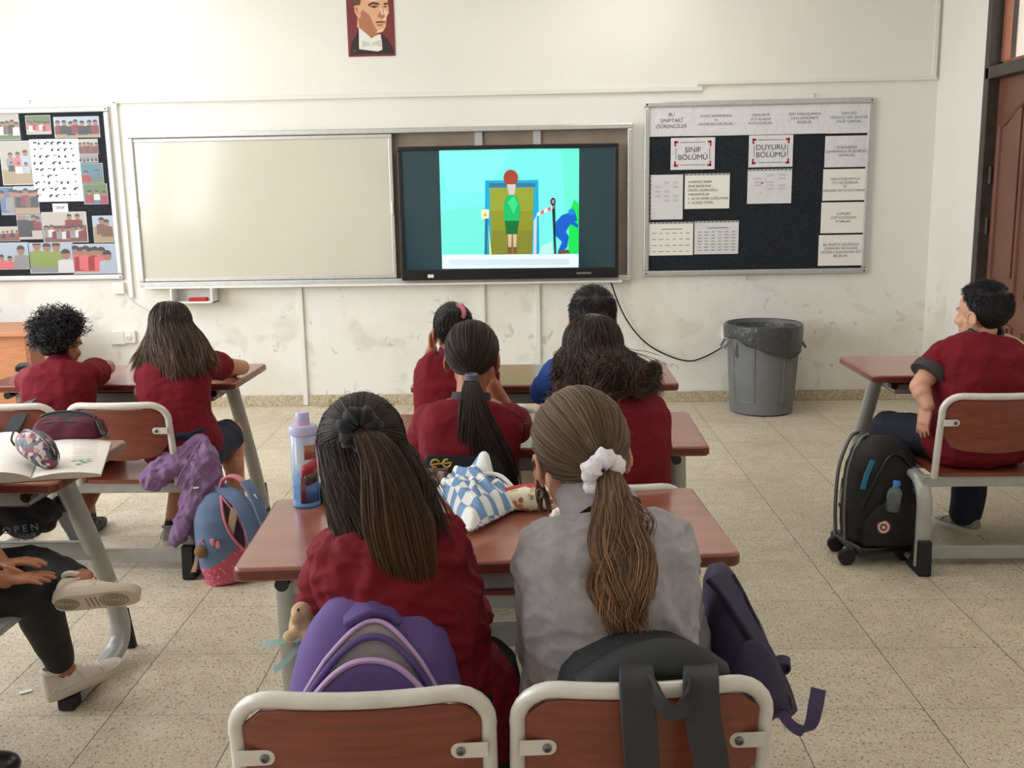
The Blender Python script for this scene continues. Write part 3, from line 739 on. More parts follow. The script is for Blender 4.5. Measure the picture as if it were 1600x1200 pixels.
# little marker shelf
c0 = Wl(276, 448); c1 = Wl(341, 448); zb_ = Wl(310, 471).z
t = thing('marker_shelf', 'small white open shelf below the whiteboard', 'shelf', ((c0.x+c1.x)/2, WY, zb_))
s = MB(); s.span((c0.x, WY-.14, zb_), (c1.x, WY, zb_+.012)); s.span((c0.x, WY-.14, zb_), (c0.x+.014, WY, .872)); s.span((c1.x-.014, WY-.14, zb_), (c1.x, WY, .872)); s.span((c0.x, WY-.012, zb_), (c1.x, WY, .872))
s.build('shelf_box', m_white, t, smooth=False, bevel=.003)
e = MB().box(((c0.x+c1.x)/2+.03, WY-.08, zb_+.024), (.13, .05, .024)).build('board_eraser', mat('red felt', (176, 30, 36), .7), smooth=False, bevel=.004)
tag(e, 'red board eraser lying on the small white shelf', 'eraser')
for px, py, lb in ((48, 158, 'small hook on the wall above the photo board'), (1272, 147, 'small hook on the wall above the notice board'), (1166, 432, 'small metal hook under the notice board')):
    c = Wl(px, py); h = MB().tube(catmull([(c.x, WY, c.z), (c.x, WY-.02, c.z), (c.x, WY-.025, c.z-.015), (c.x, WY-.014, c.z-.02)], 4), .004, 6).build('wall_hook', m_alu); tag(h, lb, 'hook')
# stripped paint patches above the board belong to the plaster
for i, (px, py) in enumerate([(325, 175), (357, 180), (400, 178), (440, 176), (488, 180), (600, 172), (640, 170), (705, 172)]):
    pass
# teacher's wooden cabinet at the left
ca = A(46, 519, 6.4); t = thing('teacher_desk', 'orange wooden desk standing by the wall behind the curly haired boy', 'desk', (ca.x-.6, 6.55, 0))
m_or = wood_mat('orange wood', (190, 128, 88), .45, .12); m_or2 = wood_mat('brown wood', (150, 92, 64), .5)
MB().span((ca.x-1.2, 6.4, ca.z-.03), (ca.x, 6.95, ca.z)).build('desktop', m_or, t, smooth=False, bevel=.004)
b = MB(); b.span((ca.x-1.16, 6.44, .0), (ca.x-.03, 6.46, ca.z-.03)); b.build('front_panel', m_or, t, smooth=False)
b = MB(); b.span((ca.x-.05, 6.42, 0), (ca.x-.02, 6.93, ca.z-.03)); b.build('side_panel', m_or2, t, smooth=False)
b = MB(); b.span((ca.x-1.18, 6.42, 0), (ca.x-1.15, 6.93, ca.z-.03)); b.build('side_panel', m_or2, t, smooth=False)
# bin
def trash():
    c = V((1.432, 6.86, 0)); R_ = .255
    t = thing('trash_bin', 'grey ribbed plastic bin with a black liner against the front wall', 'bin', c)
    m_bin = mat('grey bin plastic', (112, 114, 116), .5, var=(14, .1), bump=(60, .1, .002))
    H = .6
    prof = [(.0, .012), (.19, .0), (.208, .012), (.212, .05), (.226, .3), (.236, .5), (.24, .52), (.252, .525), (.255, .56), (.257, H-.02), (.25, H), (.238, H), (.236, H-.06), (.2, .05), (0, .03)]
    MB().lathe(prof, 48, c, None, cap=False).build('body', m_bin, t)
    rb = MB()
    for a0 in (-2.35, -.75, .8, 2.4):
        for da in (-.36, .36):
            a = a0+da
            rb.tube([c+V((r*math.cos(a), r*math.sin(a), z)) for r, z in ((.213, .09), (.226, .3), (.235, .47))], .006, 6)
        rb.tube([c+V((.2145*math.cos(a0-.36+.72*i/8), .2145*math.sin(a0-.36+.72*i/8), .09)) for i in range(9)], .006, 6)
    rb.build('rib', m_bin, t)
    for a in (PI+.12, -.12):
        hn = MB()
        p = c+V((.245*math.cos(a), .245*math.sin(a), .5)); q_ = V((math.cos(a), math.sin(a), 0)); s_ = V((-q_.y, q_.x, 0))
        hn.tube([p-s_*.05, p-s_*.05+q_*.03-V((0, 0, .05)), p+s_*.05+q_*.03-V((0, 0, .05)), p+s_*.05], .008, 8)
        hn.build('handle', m_bin, t)
    ln = MB(); n = 96; rings = []
    def ringat(r, z, wob, seed):
        out = []
        for i in range(n):
            a = 2*PI*i/n; w = noise.noise(V((math.cos(a)*3+seed, math.sin(a)*3, z*6)))*wob
            out.append(c+V(((r+w)*math.cos(a), (r+w)*math.sin(a), z)))
        return out
    rings.append(ringat(.19, .2, .01, 1)); rings.append(ringat(.222, .4, .01, 1)); rings.append(ringat(.236, H-.02, .003, 1)); rings.append(ringat(.248, H+.008, .002, 2)); rings.append(ringat(.262, H, .002, 2)); rings.append(ringat(.266, H-.04, .004, 2))
    # the outer lip hangs unevenly, deepest towards the camera's right
    for tt in (.35, .7, 1.0):
        out = []
        for i in range(n):
            a = 2*PI*i/n; dep = .05+.11*max(0, math.cos(a+PI*.32))**1.5+.03*noise.noise(V((math.cos(a)*2, math.sin(a)*2, 4)))
            r = .266+.005*math.sin(9*a)*tt*(.5+noise.noise(V((a, 0, tt))))-.01*tt
            out.append(c+V((r*math.cos(a), r*math.sin(a), H-.04-dep*tt)))
        rings.append(out)
    ln.loft(rings, False)
    o = ln.build('bin_liner', mat('black liner film', (70, 71, 74), .24, bump=(30, .9, .012)), t)
    sm = o.modifiers.new('s', 'SOLIDIFY'); sm.thickness = .002
trash()
# ------------------------------------------------------------------ two-seat school desks
m_top = wood_mat('red brown laminate top', (146, 88, 70), .24, .14, 3, (.6, 9, 9), coat=.35)
m_edge = mat('dark red laminate edge', (104, 46, 36), .3, var=(8, .15))
m_ply = wood_mat('red brown plywood', (124, 58, 40), .36, .22, 5, (1.0, 14, 14), coat=.2)
m_steel = mat('grey painted steel', (170, 170, 166), .36, .2, var=(16, .08))
m_cream = mat('worn cream painted steel', (214, 208, 200), .34, .1, var=(24, .07))
m_bolt = mat('dull bolt', (120, 120, 116), .35, .8)
H = .72; SEATH = .405
def rrect(hx, hy, r, k=6):
    P = []
    for cx, cy, a0 in ((hx-r, hy-r, 0), (-hx+r, hy-r, PI/2), (-hx+r, -hy+r, PI), (hx-r, -hy+r, 1.5*PI)):
        P += [(cx+r*math.cos(a0+PI/2*i/k), cy+r*math.sin(a0+PI/2*i/k)) for i in range(k+1)]
    return P
def make_desk(back_y=-.42, mid_pad=False, back_top=.735, sw=.425, sgap=.02, sx=0.):
    root = thing('school_desk', '', 'school desk')
    # top: laminate with a thick rounded edge
    P = rrect(.555, .255, .022); mb = MB()
    mb.loft([[V((x, y+.255, z)) for x, y in P] for z in (H-.032, H)], m=0)
    mb.build('tabletop', m_top, root, ang=30, bevel=.006, seg=3)
    P = rrect(.557, .257, .024); e = MB()
    rings = [[V((x*s, (y)*s2+.255, z)) for x, y in P] for s, s2, z in ((.97, .94, H-.033), (1, 1, H-.026), (1.0, 1.0, H-.008))]
    e.loft(rings); e.build('edge_band', m_edge, root, ang=30)
    tr = MB(); tr.span((-.44, .06, .63), (.44, .44, .636)); tr.span((-.44, .06, .63), (.44, .066, .672)); tr.span((-.44, .43, .63), (.44, .436, .69))
    for s in (-1, 1): tr.span((s*.44, .06, .63), (s*.435, .436, .69))
    tr.build('under_tray', m_steel, root, smooth=False, bevel=.002)
    for s in (-1, 1):
        k = MB(); k.tube([(s*.455, .02, .672), (s*.455, .07, .672)], .016, 12); k.tube([(s*.455, .05, .672), (s*.455, .05, .69)], .01, 8); k.build('rail_end_cap', m_black, root)
        rl = MB(); rl.tube([(s*.455, .06, .672), (s*.455, .45, .672)], .013, 10); rl.build('top_rail', m_steel, root)
        # slanted oval desk leg and its foot
        lg = MB()
        if mid_pad:
            pts = catmull([(s*.475, .2, H-.04), (s*.5, .29, .45), (s*.515, .385, .2), (s*.515, .41, .1), (s*.512, .37, .04), (s*.505, .25, .025), (s*.5, .08, .022)], 6)
            lg.tube(pts, [(.022, .034)]*len(pts), 14, ref=V((1, 0, 0)))
        else:
            pts = [(s*.475, .2, H-.04), (s*.5, .33, .34), (s*.515, .44, .03)]
            lg.tube(catmull(pts, 5), [(.021, .032)]*11, 14, ref=V((1, 0, 0)))
        lo = lg.build('desk_leg', m_steel, root)
        f = MB()
        if mid_pad:
            f.box((s*.515, .455, .07), (.04, .03, .17), Matrix.Rotation(.25, 3, 'X')); f.build('rubber_foot', m_blackm, lo, bevel=.006, smooth=True)
            f = MB(); f.span((s*.5-.026, .03, 0), (s*.5+.026, .1, .04)); f.build('rubber_foot', m_blackm, lo, bevel=.008)
        else:
            f.box((s*.515, .452, .07), (.045, .03, .16), Matrix.Rotation(.25, 3, 'X')); f.span((s*.515-.024, .38, 0), (s*.515+.024, .48, .022)); f.build('rubber_foot', m_blackm, lo, bevel=.006)
        # seat leg
        by = back_y
        sxx = s*(.455)+sx*.0
        pts = catmull([(sxx, by+.42, .372), (sxx, by+.16, .37), (sxx, by+.075, .35), (sxx, by+.035, .29), (sxx, by+.03, .2), (sxx, by+.03, .03)], 6)
        sl = MB().tube(pts, [(.02, .03)]*len(pts), 14, ref=V((1, 0, 0))).build('seat_leg', m_steel, root)
        f = MB(); rings = []
        for y0, y1, z in ((by-.012, by+.072, .14), (by-.014, by+.074, .09), (by-.02, by+.1, .04), (by-.02, by+.13, .008), (by-.01, by+.13, 0)):
            rings.append([V((sxx-.024, y0, z)), V((sxx+.024, y0, z)), V((sxx+.024, y1, z)), V((sxx-.024, y1, z))])
        f.loft(rings).build('rubber_foot', m_blackm, sl, bevel=.006)
        fr_ = MB(); a = V((sxx, by+.08, .028)); b = V((s*.512, .42, .028))
        if not mid_pad: fr_.tube([a, b], (.016, .026), 12, ref=V((1, 0, 0))); fr_.build('floor_rail', m_steel, root)
    cbm = MB(); cbm.span((-.5, .29, .38), (.5, .315, .44)); cbm.build('crossbar', m_steel, root, smooth=False, bevel=.004)
    cbm = MB(); cbm.span((-.46, back_y+.1, .03), (.46, back_y+.13, .085)); cbm.build('crossbar', m_steel, root, smooth=False, bevel=.004)
    cbm = MB(); cbm.span((-.46, back_y+.05, .345), (.46, back_y+.085, .388)); cbm.span((-.46, back_y+.3, .35), (.46, back_y+.33, .388)); cbm.build('seat_beam', m_steel, root, smooth=False, bevel=.004)
    for s in (-1, 1):
        cx = sx+s*(sw+sgap)/2
        P = rrect(.195, .185, .05); mb = MB(); rings = []
        for z in (0, .014): rings.append([V((cx+x, back_y+.225+y, SEATH-.014+z-.012*math.exp(-((y+.02)/.12)**2)*math.exp(-(x/.15)**2)-(.02*max(0, (y-.12)/.065)**2 if y > .12 else 0))) for x, y in P])
        # a filled plate with a shallow saddle
        n_ = 11; vs = []; fs = []
        def sz(x, y): return SEATH-.014*math.exp(-((y+.02)/.13)**2)*math.exp(-(x/.14)**2)-(.022*((y-.11)/.075)**2 if y > .11 else 0)
        R_ = [.0, .35, .7, .9, 1.0]
        for dz in (0, -.014):
            for q in R_[1:]: vs.append([V((cx+x*q, back_y+.225+y*q, sz(x*q, y*q)+dz)) for x, y in P])
        top = vs[:4]; bot = vs[4:]
        rings = bot+top[::-1]
        mb.loft(rings); mb.build('seat', m_ply, root, ang=50)
        # backrest: curved plywood in a bent tube
        hw = sw/2-.014; bt = back_top-.014; zb = bt-.205
        bow = lambda x: back_y-.0-.03*(1-(x/hw)**2)
        lean = lambda z: -.05*(z-.4)/.33+.04
        mb = MB(); cols = 13; fr1 = []; bk1 = []
        rings = []
        for i in range(cols):
            u = -1+2*i/(cols-1); x = u*(hw-.012)
            cut = .035*max(0, (abs(u)-.72)/.28)**2
            t_ = bt-.016-cut; b_ = zb+cut*1.3-.022*(1-u*u)
            zs = [b_, b_+.02, (b_+t_)/2, t_-.02, t_]
            ring = [V((cx+x, bow(x)+lean(z)-.006, z)) for z in zs]+[V((cx+x, bow(x)+lean(z)+.006, z)) for z in zs[::-1]]
            rings.append(ring)
        br = mb.loft(rings).build('backrest', m_ply, root, ang=50, bevel=.003)
        pts = []
        for q in ((-1, .385), (-1, .5), (-1, bt-.16), (-.995, bt-.075)): pts.append(V((cx+q[0]*hw, back_y+lean(q[1]), q[1])))
        for i in range(7):
            a = PI-PI/2*i/6; pts.append(V((cx-hw+.065+.065*math.cos(a), 0, bt-.065+.065*math.sin(a))))
        for i in range(1, 8): x = -hw+.065+(2*hw-.13)*i/8; pts.append(V((cx+x, 0, bt)))
        for i in range(7):
            a = PI/2-PI/2*i/6; pts.append(V((cx+hw-.065+.065*math.cos(a), 0, bt-.065+.065*math.sin(a))))
        for q in ((.995, bt-.075), (1, bt-.16), (1, .5), (1, .385)): pts.append(V((cx+q[0]*hw, 0, q[1])))
        for p in pts: p.y = bow(p.x-cx)+lean(p.z)
        MB().tube(pts, .0135, 12, ref=V((0, 1, 0))).build('back_frame', m_cream, br)
        for q in (-1, 1):
            x = cx+q*(hw-.03); z = bt-.105; y = bow(hw-.03)+lean(z)-.011
            k = MB(); pl = [(q*.028, -.013), (q*.028, .013)]+[(-q*.02-q*.012*math.sin(PI*i/6)*1, .013*math.cos(PI*i/6)) for i in range(7)]
            k.poly([V((x+a, y, z+b)) for a, b in pl], .004, (0, -1, 0))
            bo = k.build('bracket', m_cream, br, smooth=False, bevel=.0012)
            MB().lathe([(.0075, 0), (.0075, .003), (.004, .005), (.0035, .002)], 12, (x-q*.016, y-.004, z), Matrix.Rotation(PI/2, 3, 'X')).build('bolt', m_bolt, bo)
    return root
def put(root, x, y, rz, label):
    root.location = (x, y, 0); root.rotation_euler.z = rz; root['label'] = label; root['group'] = 'two-seat school desks'
bpy_desk = make_desk(-.42)
put(bpy_desk, -.065, 3.085, .0, 'two-seat wooden desk in the middle column, second behind the nearest one')
d1 = copy_tree(bpy_desk); put(d1, -.03, 4.13, .0, 'two-seat wooden desk in the middle column nearest the screen')
dL = copy_tree(bpy_desk); put(dL, -1.915, 4.24, .0, 'two-seat wooden desk at the left where curly boy and long haired girl sit')
dR = copy_tree(bpy_desk); put(dR, 1.905, 4.25, -.0, 'two-seat wooden desk at the right by the door with trolley bag')
d3 = make_desk(-.6, back_top=.755, sw=.43, sgap=.018, sx=.012); put(d3, -.14, 2.1, .075, 'nearest two-seat wooden desk holding bottle and pencil cases')
dLL = make_desk(-.5, True); put(dLL, -1.965, 2.73, .0, 'two-seat wooden desk at the left edge with open book on top')
# ------------------------------------------------------------------ people
def skin_mat(name, c):
    m = mat(name, c, .5, bump=(180, .12, .001), var=(18, .06)); b = m.node_tree.nodes['Principled BSDF']
    b.inputs['Subsurface Weight'].default_value = .12; b.inputs['Subsurface Radius'].default_value = (.012, .005, .003); b.inputs['Subsurface Scale'].default_value = .6
    return m
m_skin = skin_mat('skin', (192, 132, 100)); m_skin2 = skin_mat('skin tan', (166, 106, 76)); m_skin3 = skin_mat('skin fair', (208, 156, 130))
m_eyew = mat('eye white', (226, 222, 214), .25); m_iris = mat('iris', (46, 28, 20), .2); m_lip = mat('lip', (168, 92, 82), .45)
m_mar = mat('maroon cotton pique', (112, 20, 34), .82, spec=.2, bump=(700, .3, .001), var=(9, .12))
m_mar2 = mat('dark maroon cotton', (98, 16, 32), .82, spec=.2, bump=(700, .3, .001), var=(9, .12))
m_grey = mat('heather grey fleece', (163, 157, 161), .95, bump=(500, .5, .002), var=(60, .1), sheen=.15)
m_navy = mat('navy cotton', (26, 30, 48), .85, bump=(600, .3, .001), var=(12, .2))
m_blk = mat('black leggings', (14, 16, 20), .75, bump=(600, .3, .001))
m_collar = mat('charcoal ribbed collar', (58, 52, 54), .85, bump=(500, .4, .001))
m_blue = mat('bright blue cotton', (28, 66, 138), .8, bump=(600, .3, .001))
def hair_m(name, rough=.5):
    m = mat(name, (40, 30, 26), rough, spec=.35, attr=True); return m
m_hair = hair_m('hair strands')

def ring_at(c, r, f, u, a, b, n=20, ex=2.4):
    out = []
    for i in range(n):
        t = 2*PI*i/n; ct, st = math.cos(t), math.sin(t)
        x = a*math.copysign(abs(ct)**(2/ex), ct); y = b*math.copysign(abs(st)**(2/ex), st)
        out.append(c+r*x+f*y)
    return out

def head_rot(yaw, pitch, roll): return Matrix.Rotation(yaw, 3, 'Z') @ Matrix.Rotation(-pitch, 3, 'X') @ Matrix.Rotation(roll, 3, 'Y')

def head_raw(mb, c, R, s):
    def L(x, y, z): return c+R @ V((x*s, y*s, z*s))
    RS = lambda a: [k*s for k in a]
    mb.ell(L(0, -.008, .022), RS((.074, .092, .084)), R, 24, 16)       # cranium
    mb.ell(L(0, .028, -.042), RS((.060, .060, .068)), R, 20, 12)       # face
    mb.ell(L(0, .052, -.086), RS((.030, .028, .024)), R, 14, 10)       # chin
    for q in (-1, 1):
        mb.ell(L(q*.036, .052, -.032), RS((.026, .026, .024)), R, 12, 8)   # cheek
        # ear: a tilted shell with a rim
        E = R @ Matrix.Rotation(q*.35, 3, 'Z')
        mb.ell(L(q*.076, -.006, -.022), RS((.007, .017, .028)), E, 12, 10)
        rim = [L(q*(.078+.004), -.006+.017*math.cos(a), -.02+.027*math.sin(a)) for a in [(-.6+ (PI+1.2)*i/10) for i in range(11)]]
        mb.tube(rim, .0045*s, 8)
    mb.tube([L(0, .082, .004), L(0, .094, -.018), L(0, .104, -.036), L(0, .094, -.046)], [.008*s, .010*s, .0125*s, .008*s], 10)
    for q in (-1, 1): mb.ell(L(q*.011, .09, -.041), RS((.008, .009, .007)), R, 10, 8)
    mb.ell(L(0, .083, -.066), RS((.020, .008, .005)), R, 12, 8); mb.ell(L(0, .082, -.075), RS((.017, .008, .006)), R, 12, 8)
    mb.tube([L(-.04, .074, .012), L(0, .088, .014), L(.04, .074, .012)], .008*s, 8)     # brow ridge

def face_paint(me, c, R, s):
    """eyes and lips are material patches of the one body mesh"""
    n = len(me.polygons); ctr = np.empty(n*3); me.polygons.foreach_get('center', ctr); ctr = ctr.reshape(-1, 3)
    Ri = np.array(R.transposed()); loc = (ctr-np.array(c)) @ Ri.T/s
    mi = np.zeros(n, dtype=np.int32)
    fr = loc[:, 1] > .05
    for q in (-1, 1):
        e = ((loc[:, 0]-q*.031)/.0125)**2+((loc[:, 2]-(-.004))/.0065)**2
        mi[(e < 1) & fr] = 1
        e = ((loc[:, 0]-q*.031)/.006)**2+((loc[:, 2]-(-.004))/.006)**2
        mi[(e < 1) & fr] = 2
        e = ((loc[:, 0]-q*.031)/.017)**2+((loc[:, 2]-(.016-.1*0))/.0032)**2
        mi[(e < 1) & fr] = 2
    e = ((loc[:, 0])/.02)**2+((loc[:, 2]+.071)/.008)**2
    mi[(e < 1) & (loc[:, 1] > .07)] = 3
    me.polygons.foreach_set('material_index', mi)

def hand(mb, w, d, pn, side, s=1., curl=.5, spread=.12, thumb_out=.7):
    """palm + five separate bent fingers; w wrist, d pointing direction, pn palm normal, side +1 when thumb lies on pn x d"""
    d = V(d).normalized(); pn = V(pn); pn = (pn-d*pn.dot(d)).normalized(); x = pn.cross(d)*side
    L = .075*s
    rings = []
    for t, hw, th in ((-.15, .019, .015), (.1, .022, .015), (.45, .031, .0135), (.85, .034, .0125), (1.02, .031, .010)):
        c = w+d*(L*t); rings.append([c+x*(hw*s*math.cos(2*PI*a/14))+pn*(th*s*math.sin(2*PI*a/14)) for a in range(14)])
    mb.loft(rings)
    for i, (off, ln, r) in enumerate(((.0245, .062, .0076), (.0085, .068, .0079), (-.0075, .063, .0075), (-.0225, .05, .0067))):
        p = w+d*(L*(.93-.04*abs(i-1)))+x*(off*s)
        dd = (d+x*(spread*(1.5-i)*.6)).normalized(); pts = [p-dd*.012*s, p]; a = 0
        for k, f in enumerate((.45, .31, .24)):
            a += curl*(.55, .75, .5)[k]
            v = dd*math.cos(a)+pn*math.sin(a); p = p+v*(ln*s*f); pts.append(p)
        rr = [r*1.05, r*1.08, r, r*.93, r*.72]
        mb.tube(pts, [k*s for k in rr], 10); mb.ell(pts[-1], [r*.74*s]*3, None, 10, 8)
        mb.ell(pts[1], [r*1.12*s]*3, None, 10, 8)
    p = w+d*(L*.22)+x*(.020*s); v1 = (d*.75+x*thumb_out+pn*.25).normalized(); v2 = (d*.95+x*thumb_out*.45+pn*.35).normalized()
    pts = [p-v1*.01*s, p+v1*.026*s, p+v1*.03*s+v2*.024*s, p+v1*.03*s+v2*.046*s]
    mb.tube(pts, [.0125*s, .0105*s, .009*s, .0065*s], 10); mb.ell(pts[-1], [.0066*s]*3, None, 10, 8)

def limb(mb, pts, rad, n=14):
    """tapering chain through joints"""
    P = []; R_ = []
    for i in range(len(pts)-1):
        for k in range(6):
            t = k/6; P.append(pts[i].lerp(pts[i+1], t)); R_.append(rad[i]+(rad[i+1]-rad[i])*t)
    P.append(pts[-1]); R_.append(rad[-1])
    mb.tube(P, R_, n)
    for p, r in zip(pts, rad): mb.ell(p, (r, r, r), None, 14, 10)

def torso(mb, J, inf, cut_low=-.1, flare=0., top=1.0, w=1.):
    P, Ch, N = J['pelvis'], J['chest'], J['neck']
    r0, r1 = J['hipdir'], J['shdir']
    rings = []
    prof = [(-.14, .125, .09), (-.02, .142, .108), (.12, .14, .105), (.35, .124, .094), (.6, .132, .096), (.78, .138, .095), (.9, .125, .08), (.97, .085, .062), (1.03, .052, .05)]
    for t, a, b in prof:
        if t > top: continue
        tt = max(0, t)
        c = P*(1-tt)**2+Ch*(2*tt*(1-tt))+N*tt*tt if t >= 0 else P+(P-Ch).normalized()*(-t*(N-P).length)
        d = ((Ch-P)*(1-tt)+(N-Ch)*tt).normalized()
        r = r0.lerp(r1, tt); r = (r-d*r.dot(d)).normalized(); f = d.cross(r)
        k = (1+flare*max(0, .3-t)) if flare else 1
        rings.append(ring_at(c, r, f, d, (a*w+inf)*k, (b*w+inf)*k))
    mb.loft(rings)

def shoe(name, ank, toe, upv, L, mats, parent, label=None, tread=False, low=.07):
    """sneaker; ank = ankle joint centre, toe = pointing direction, upv = up"""
    toe = V(toe).normalized(); upv = V(upv); upv = (upv-toe*upv.dot(toe)).normalized(); sd = toe.cross(upv)
    o0 = V(ank)-upv*low; s = L/.23
    def pt(x, y, z): return o0+sd*x*s+toe*y*s+upv*z*s
    st = [(-.069, .020, .066), (-.062, .031, .084), (-.035, .037, .086), (.0, .039, .08), (.03, .037, .064), (.07, .041, .05), (.105, .041, .042), (.135, .034, .036), (.152, .02, .028), (.158, .006, .02)]
    up_ = MB(); rings = []
    for y, hw, h in st:
        rg = []
        for i in range(16):
            a = 2*PI*i/16; ca, sa = math.cos(a), math.sin(a)
            x = hw*math.copysign(abs(ca)**.75, ca); z = .02+(h-.02)*max(0, sa)**.8 if sa > 0 else .012
            if sa > 0: x *= 1-.28*sa
            rg.append(pt(x, y, z))
        rings.append(rg)
    up_.loft(rings); so = up_.build(name, mats[0], parent, sub=1)
    if label: so['label'] = label
    sl = MB(); rings = []
    for dz, k in ((0, .95), (.006, 1.03), (.024, 1.04), (.027, .98)):
        out = [(hw*k+.001, y*(1.0+.01*(k-1))) for y, hw, h in st]
        rg = [pt(x, y, dz) for x, y in out]+[pt(-x, y, dz) for x, y in out[::-1]]
        rings.append(rg)
    sl.loft(rings).build('sole', mats[1], so, ang=50)
    co = MB(); co.tube([pt(.027*math.cos(2*PI*i/16), -.026+.031*math.sin(2*PI*i/16), .080-.006*math.sin(2*PI*i/16)) for i in range(16)], .008*s, 8, closed=True); co.build('ankle_padding', mats[0], so)
    lc = MB()
    for i in range(5):
        y = .018+i*.015; z = .068-.0062*i
        lc.tube([pt(-.023, y-.004, z-.008), pt(0, y, z+.006), pt(.023, y-.004, z-.008)], .0026*s, 6)
        lc.tube([pt(-.021, y, z-.007), pt(.02, y+.012, z-.008)], .0024*s, 6)
    for q in (-1, 1): lc.tube(catmull([pt(0, .018, .078), pt(q*.012, .022, .088), pt(q*.024, .03, .08), pt(q*.016, .034, .068)], 4), .0022*s, 6)
    lc.build('laces', mats[2], so)
    st_ = MB()
    for q in (-1, 1):
        st_.tube([pt(q*.0375, -.05, .03), pt(q*.036, -.03, .05), pt(q*.031, 0, .06)], .0022*s, 6)
        st_.tube([pt(q*.038, .045, .03), pt(q*.034, .04, .045), pt(q*.026, .034, .058)], .0022*s, 6)
        st_.tube([pt(q*.036, .1, .034), pt(q*.025, .096, .042), pt(0, .094, .046)], .0022*s, 6)
    st_.build('stitch_seam', mats[0], so)
    if tread:
        tr = MB()
        for cy, rr in ((.09, (.008, .016, .024, .032)), (-.035, (.007, .014, .021, .027))):
            for r in rr: tr.tube([pt(r*.95*math.cos(2*PI*i/24), cy+r*1.15*math.sin(2*PI*i/24), -.0005) for i in range(24)], .0021*s, 6, closed=True)
        for k in range(3): tr.tube([pt(-.022, .02+.012*k, -.0005), pt(.022, .02+.012*k, -.0005)], .002*s, 6)
        tr.build('tread', mat('sole tread', (150, 136, 122), .7), so)
    return so

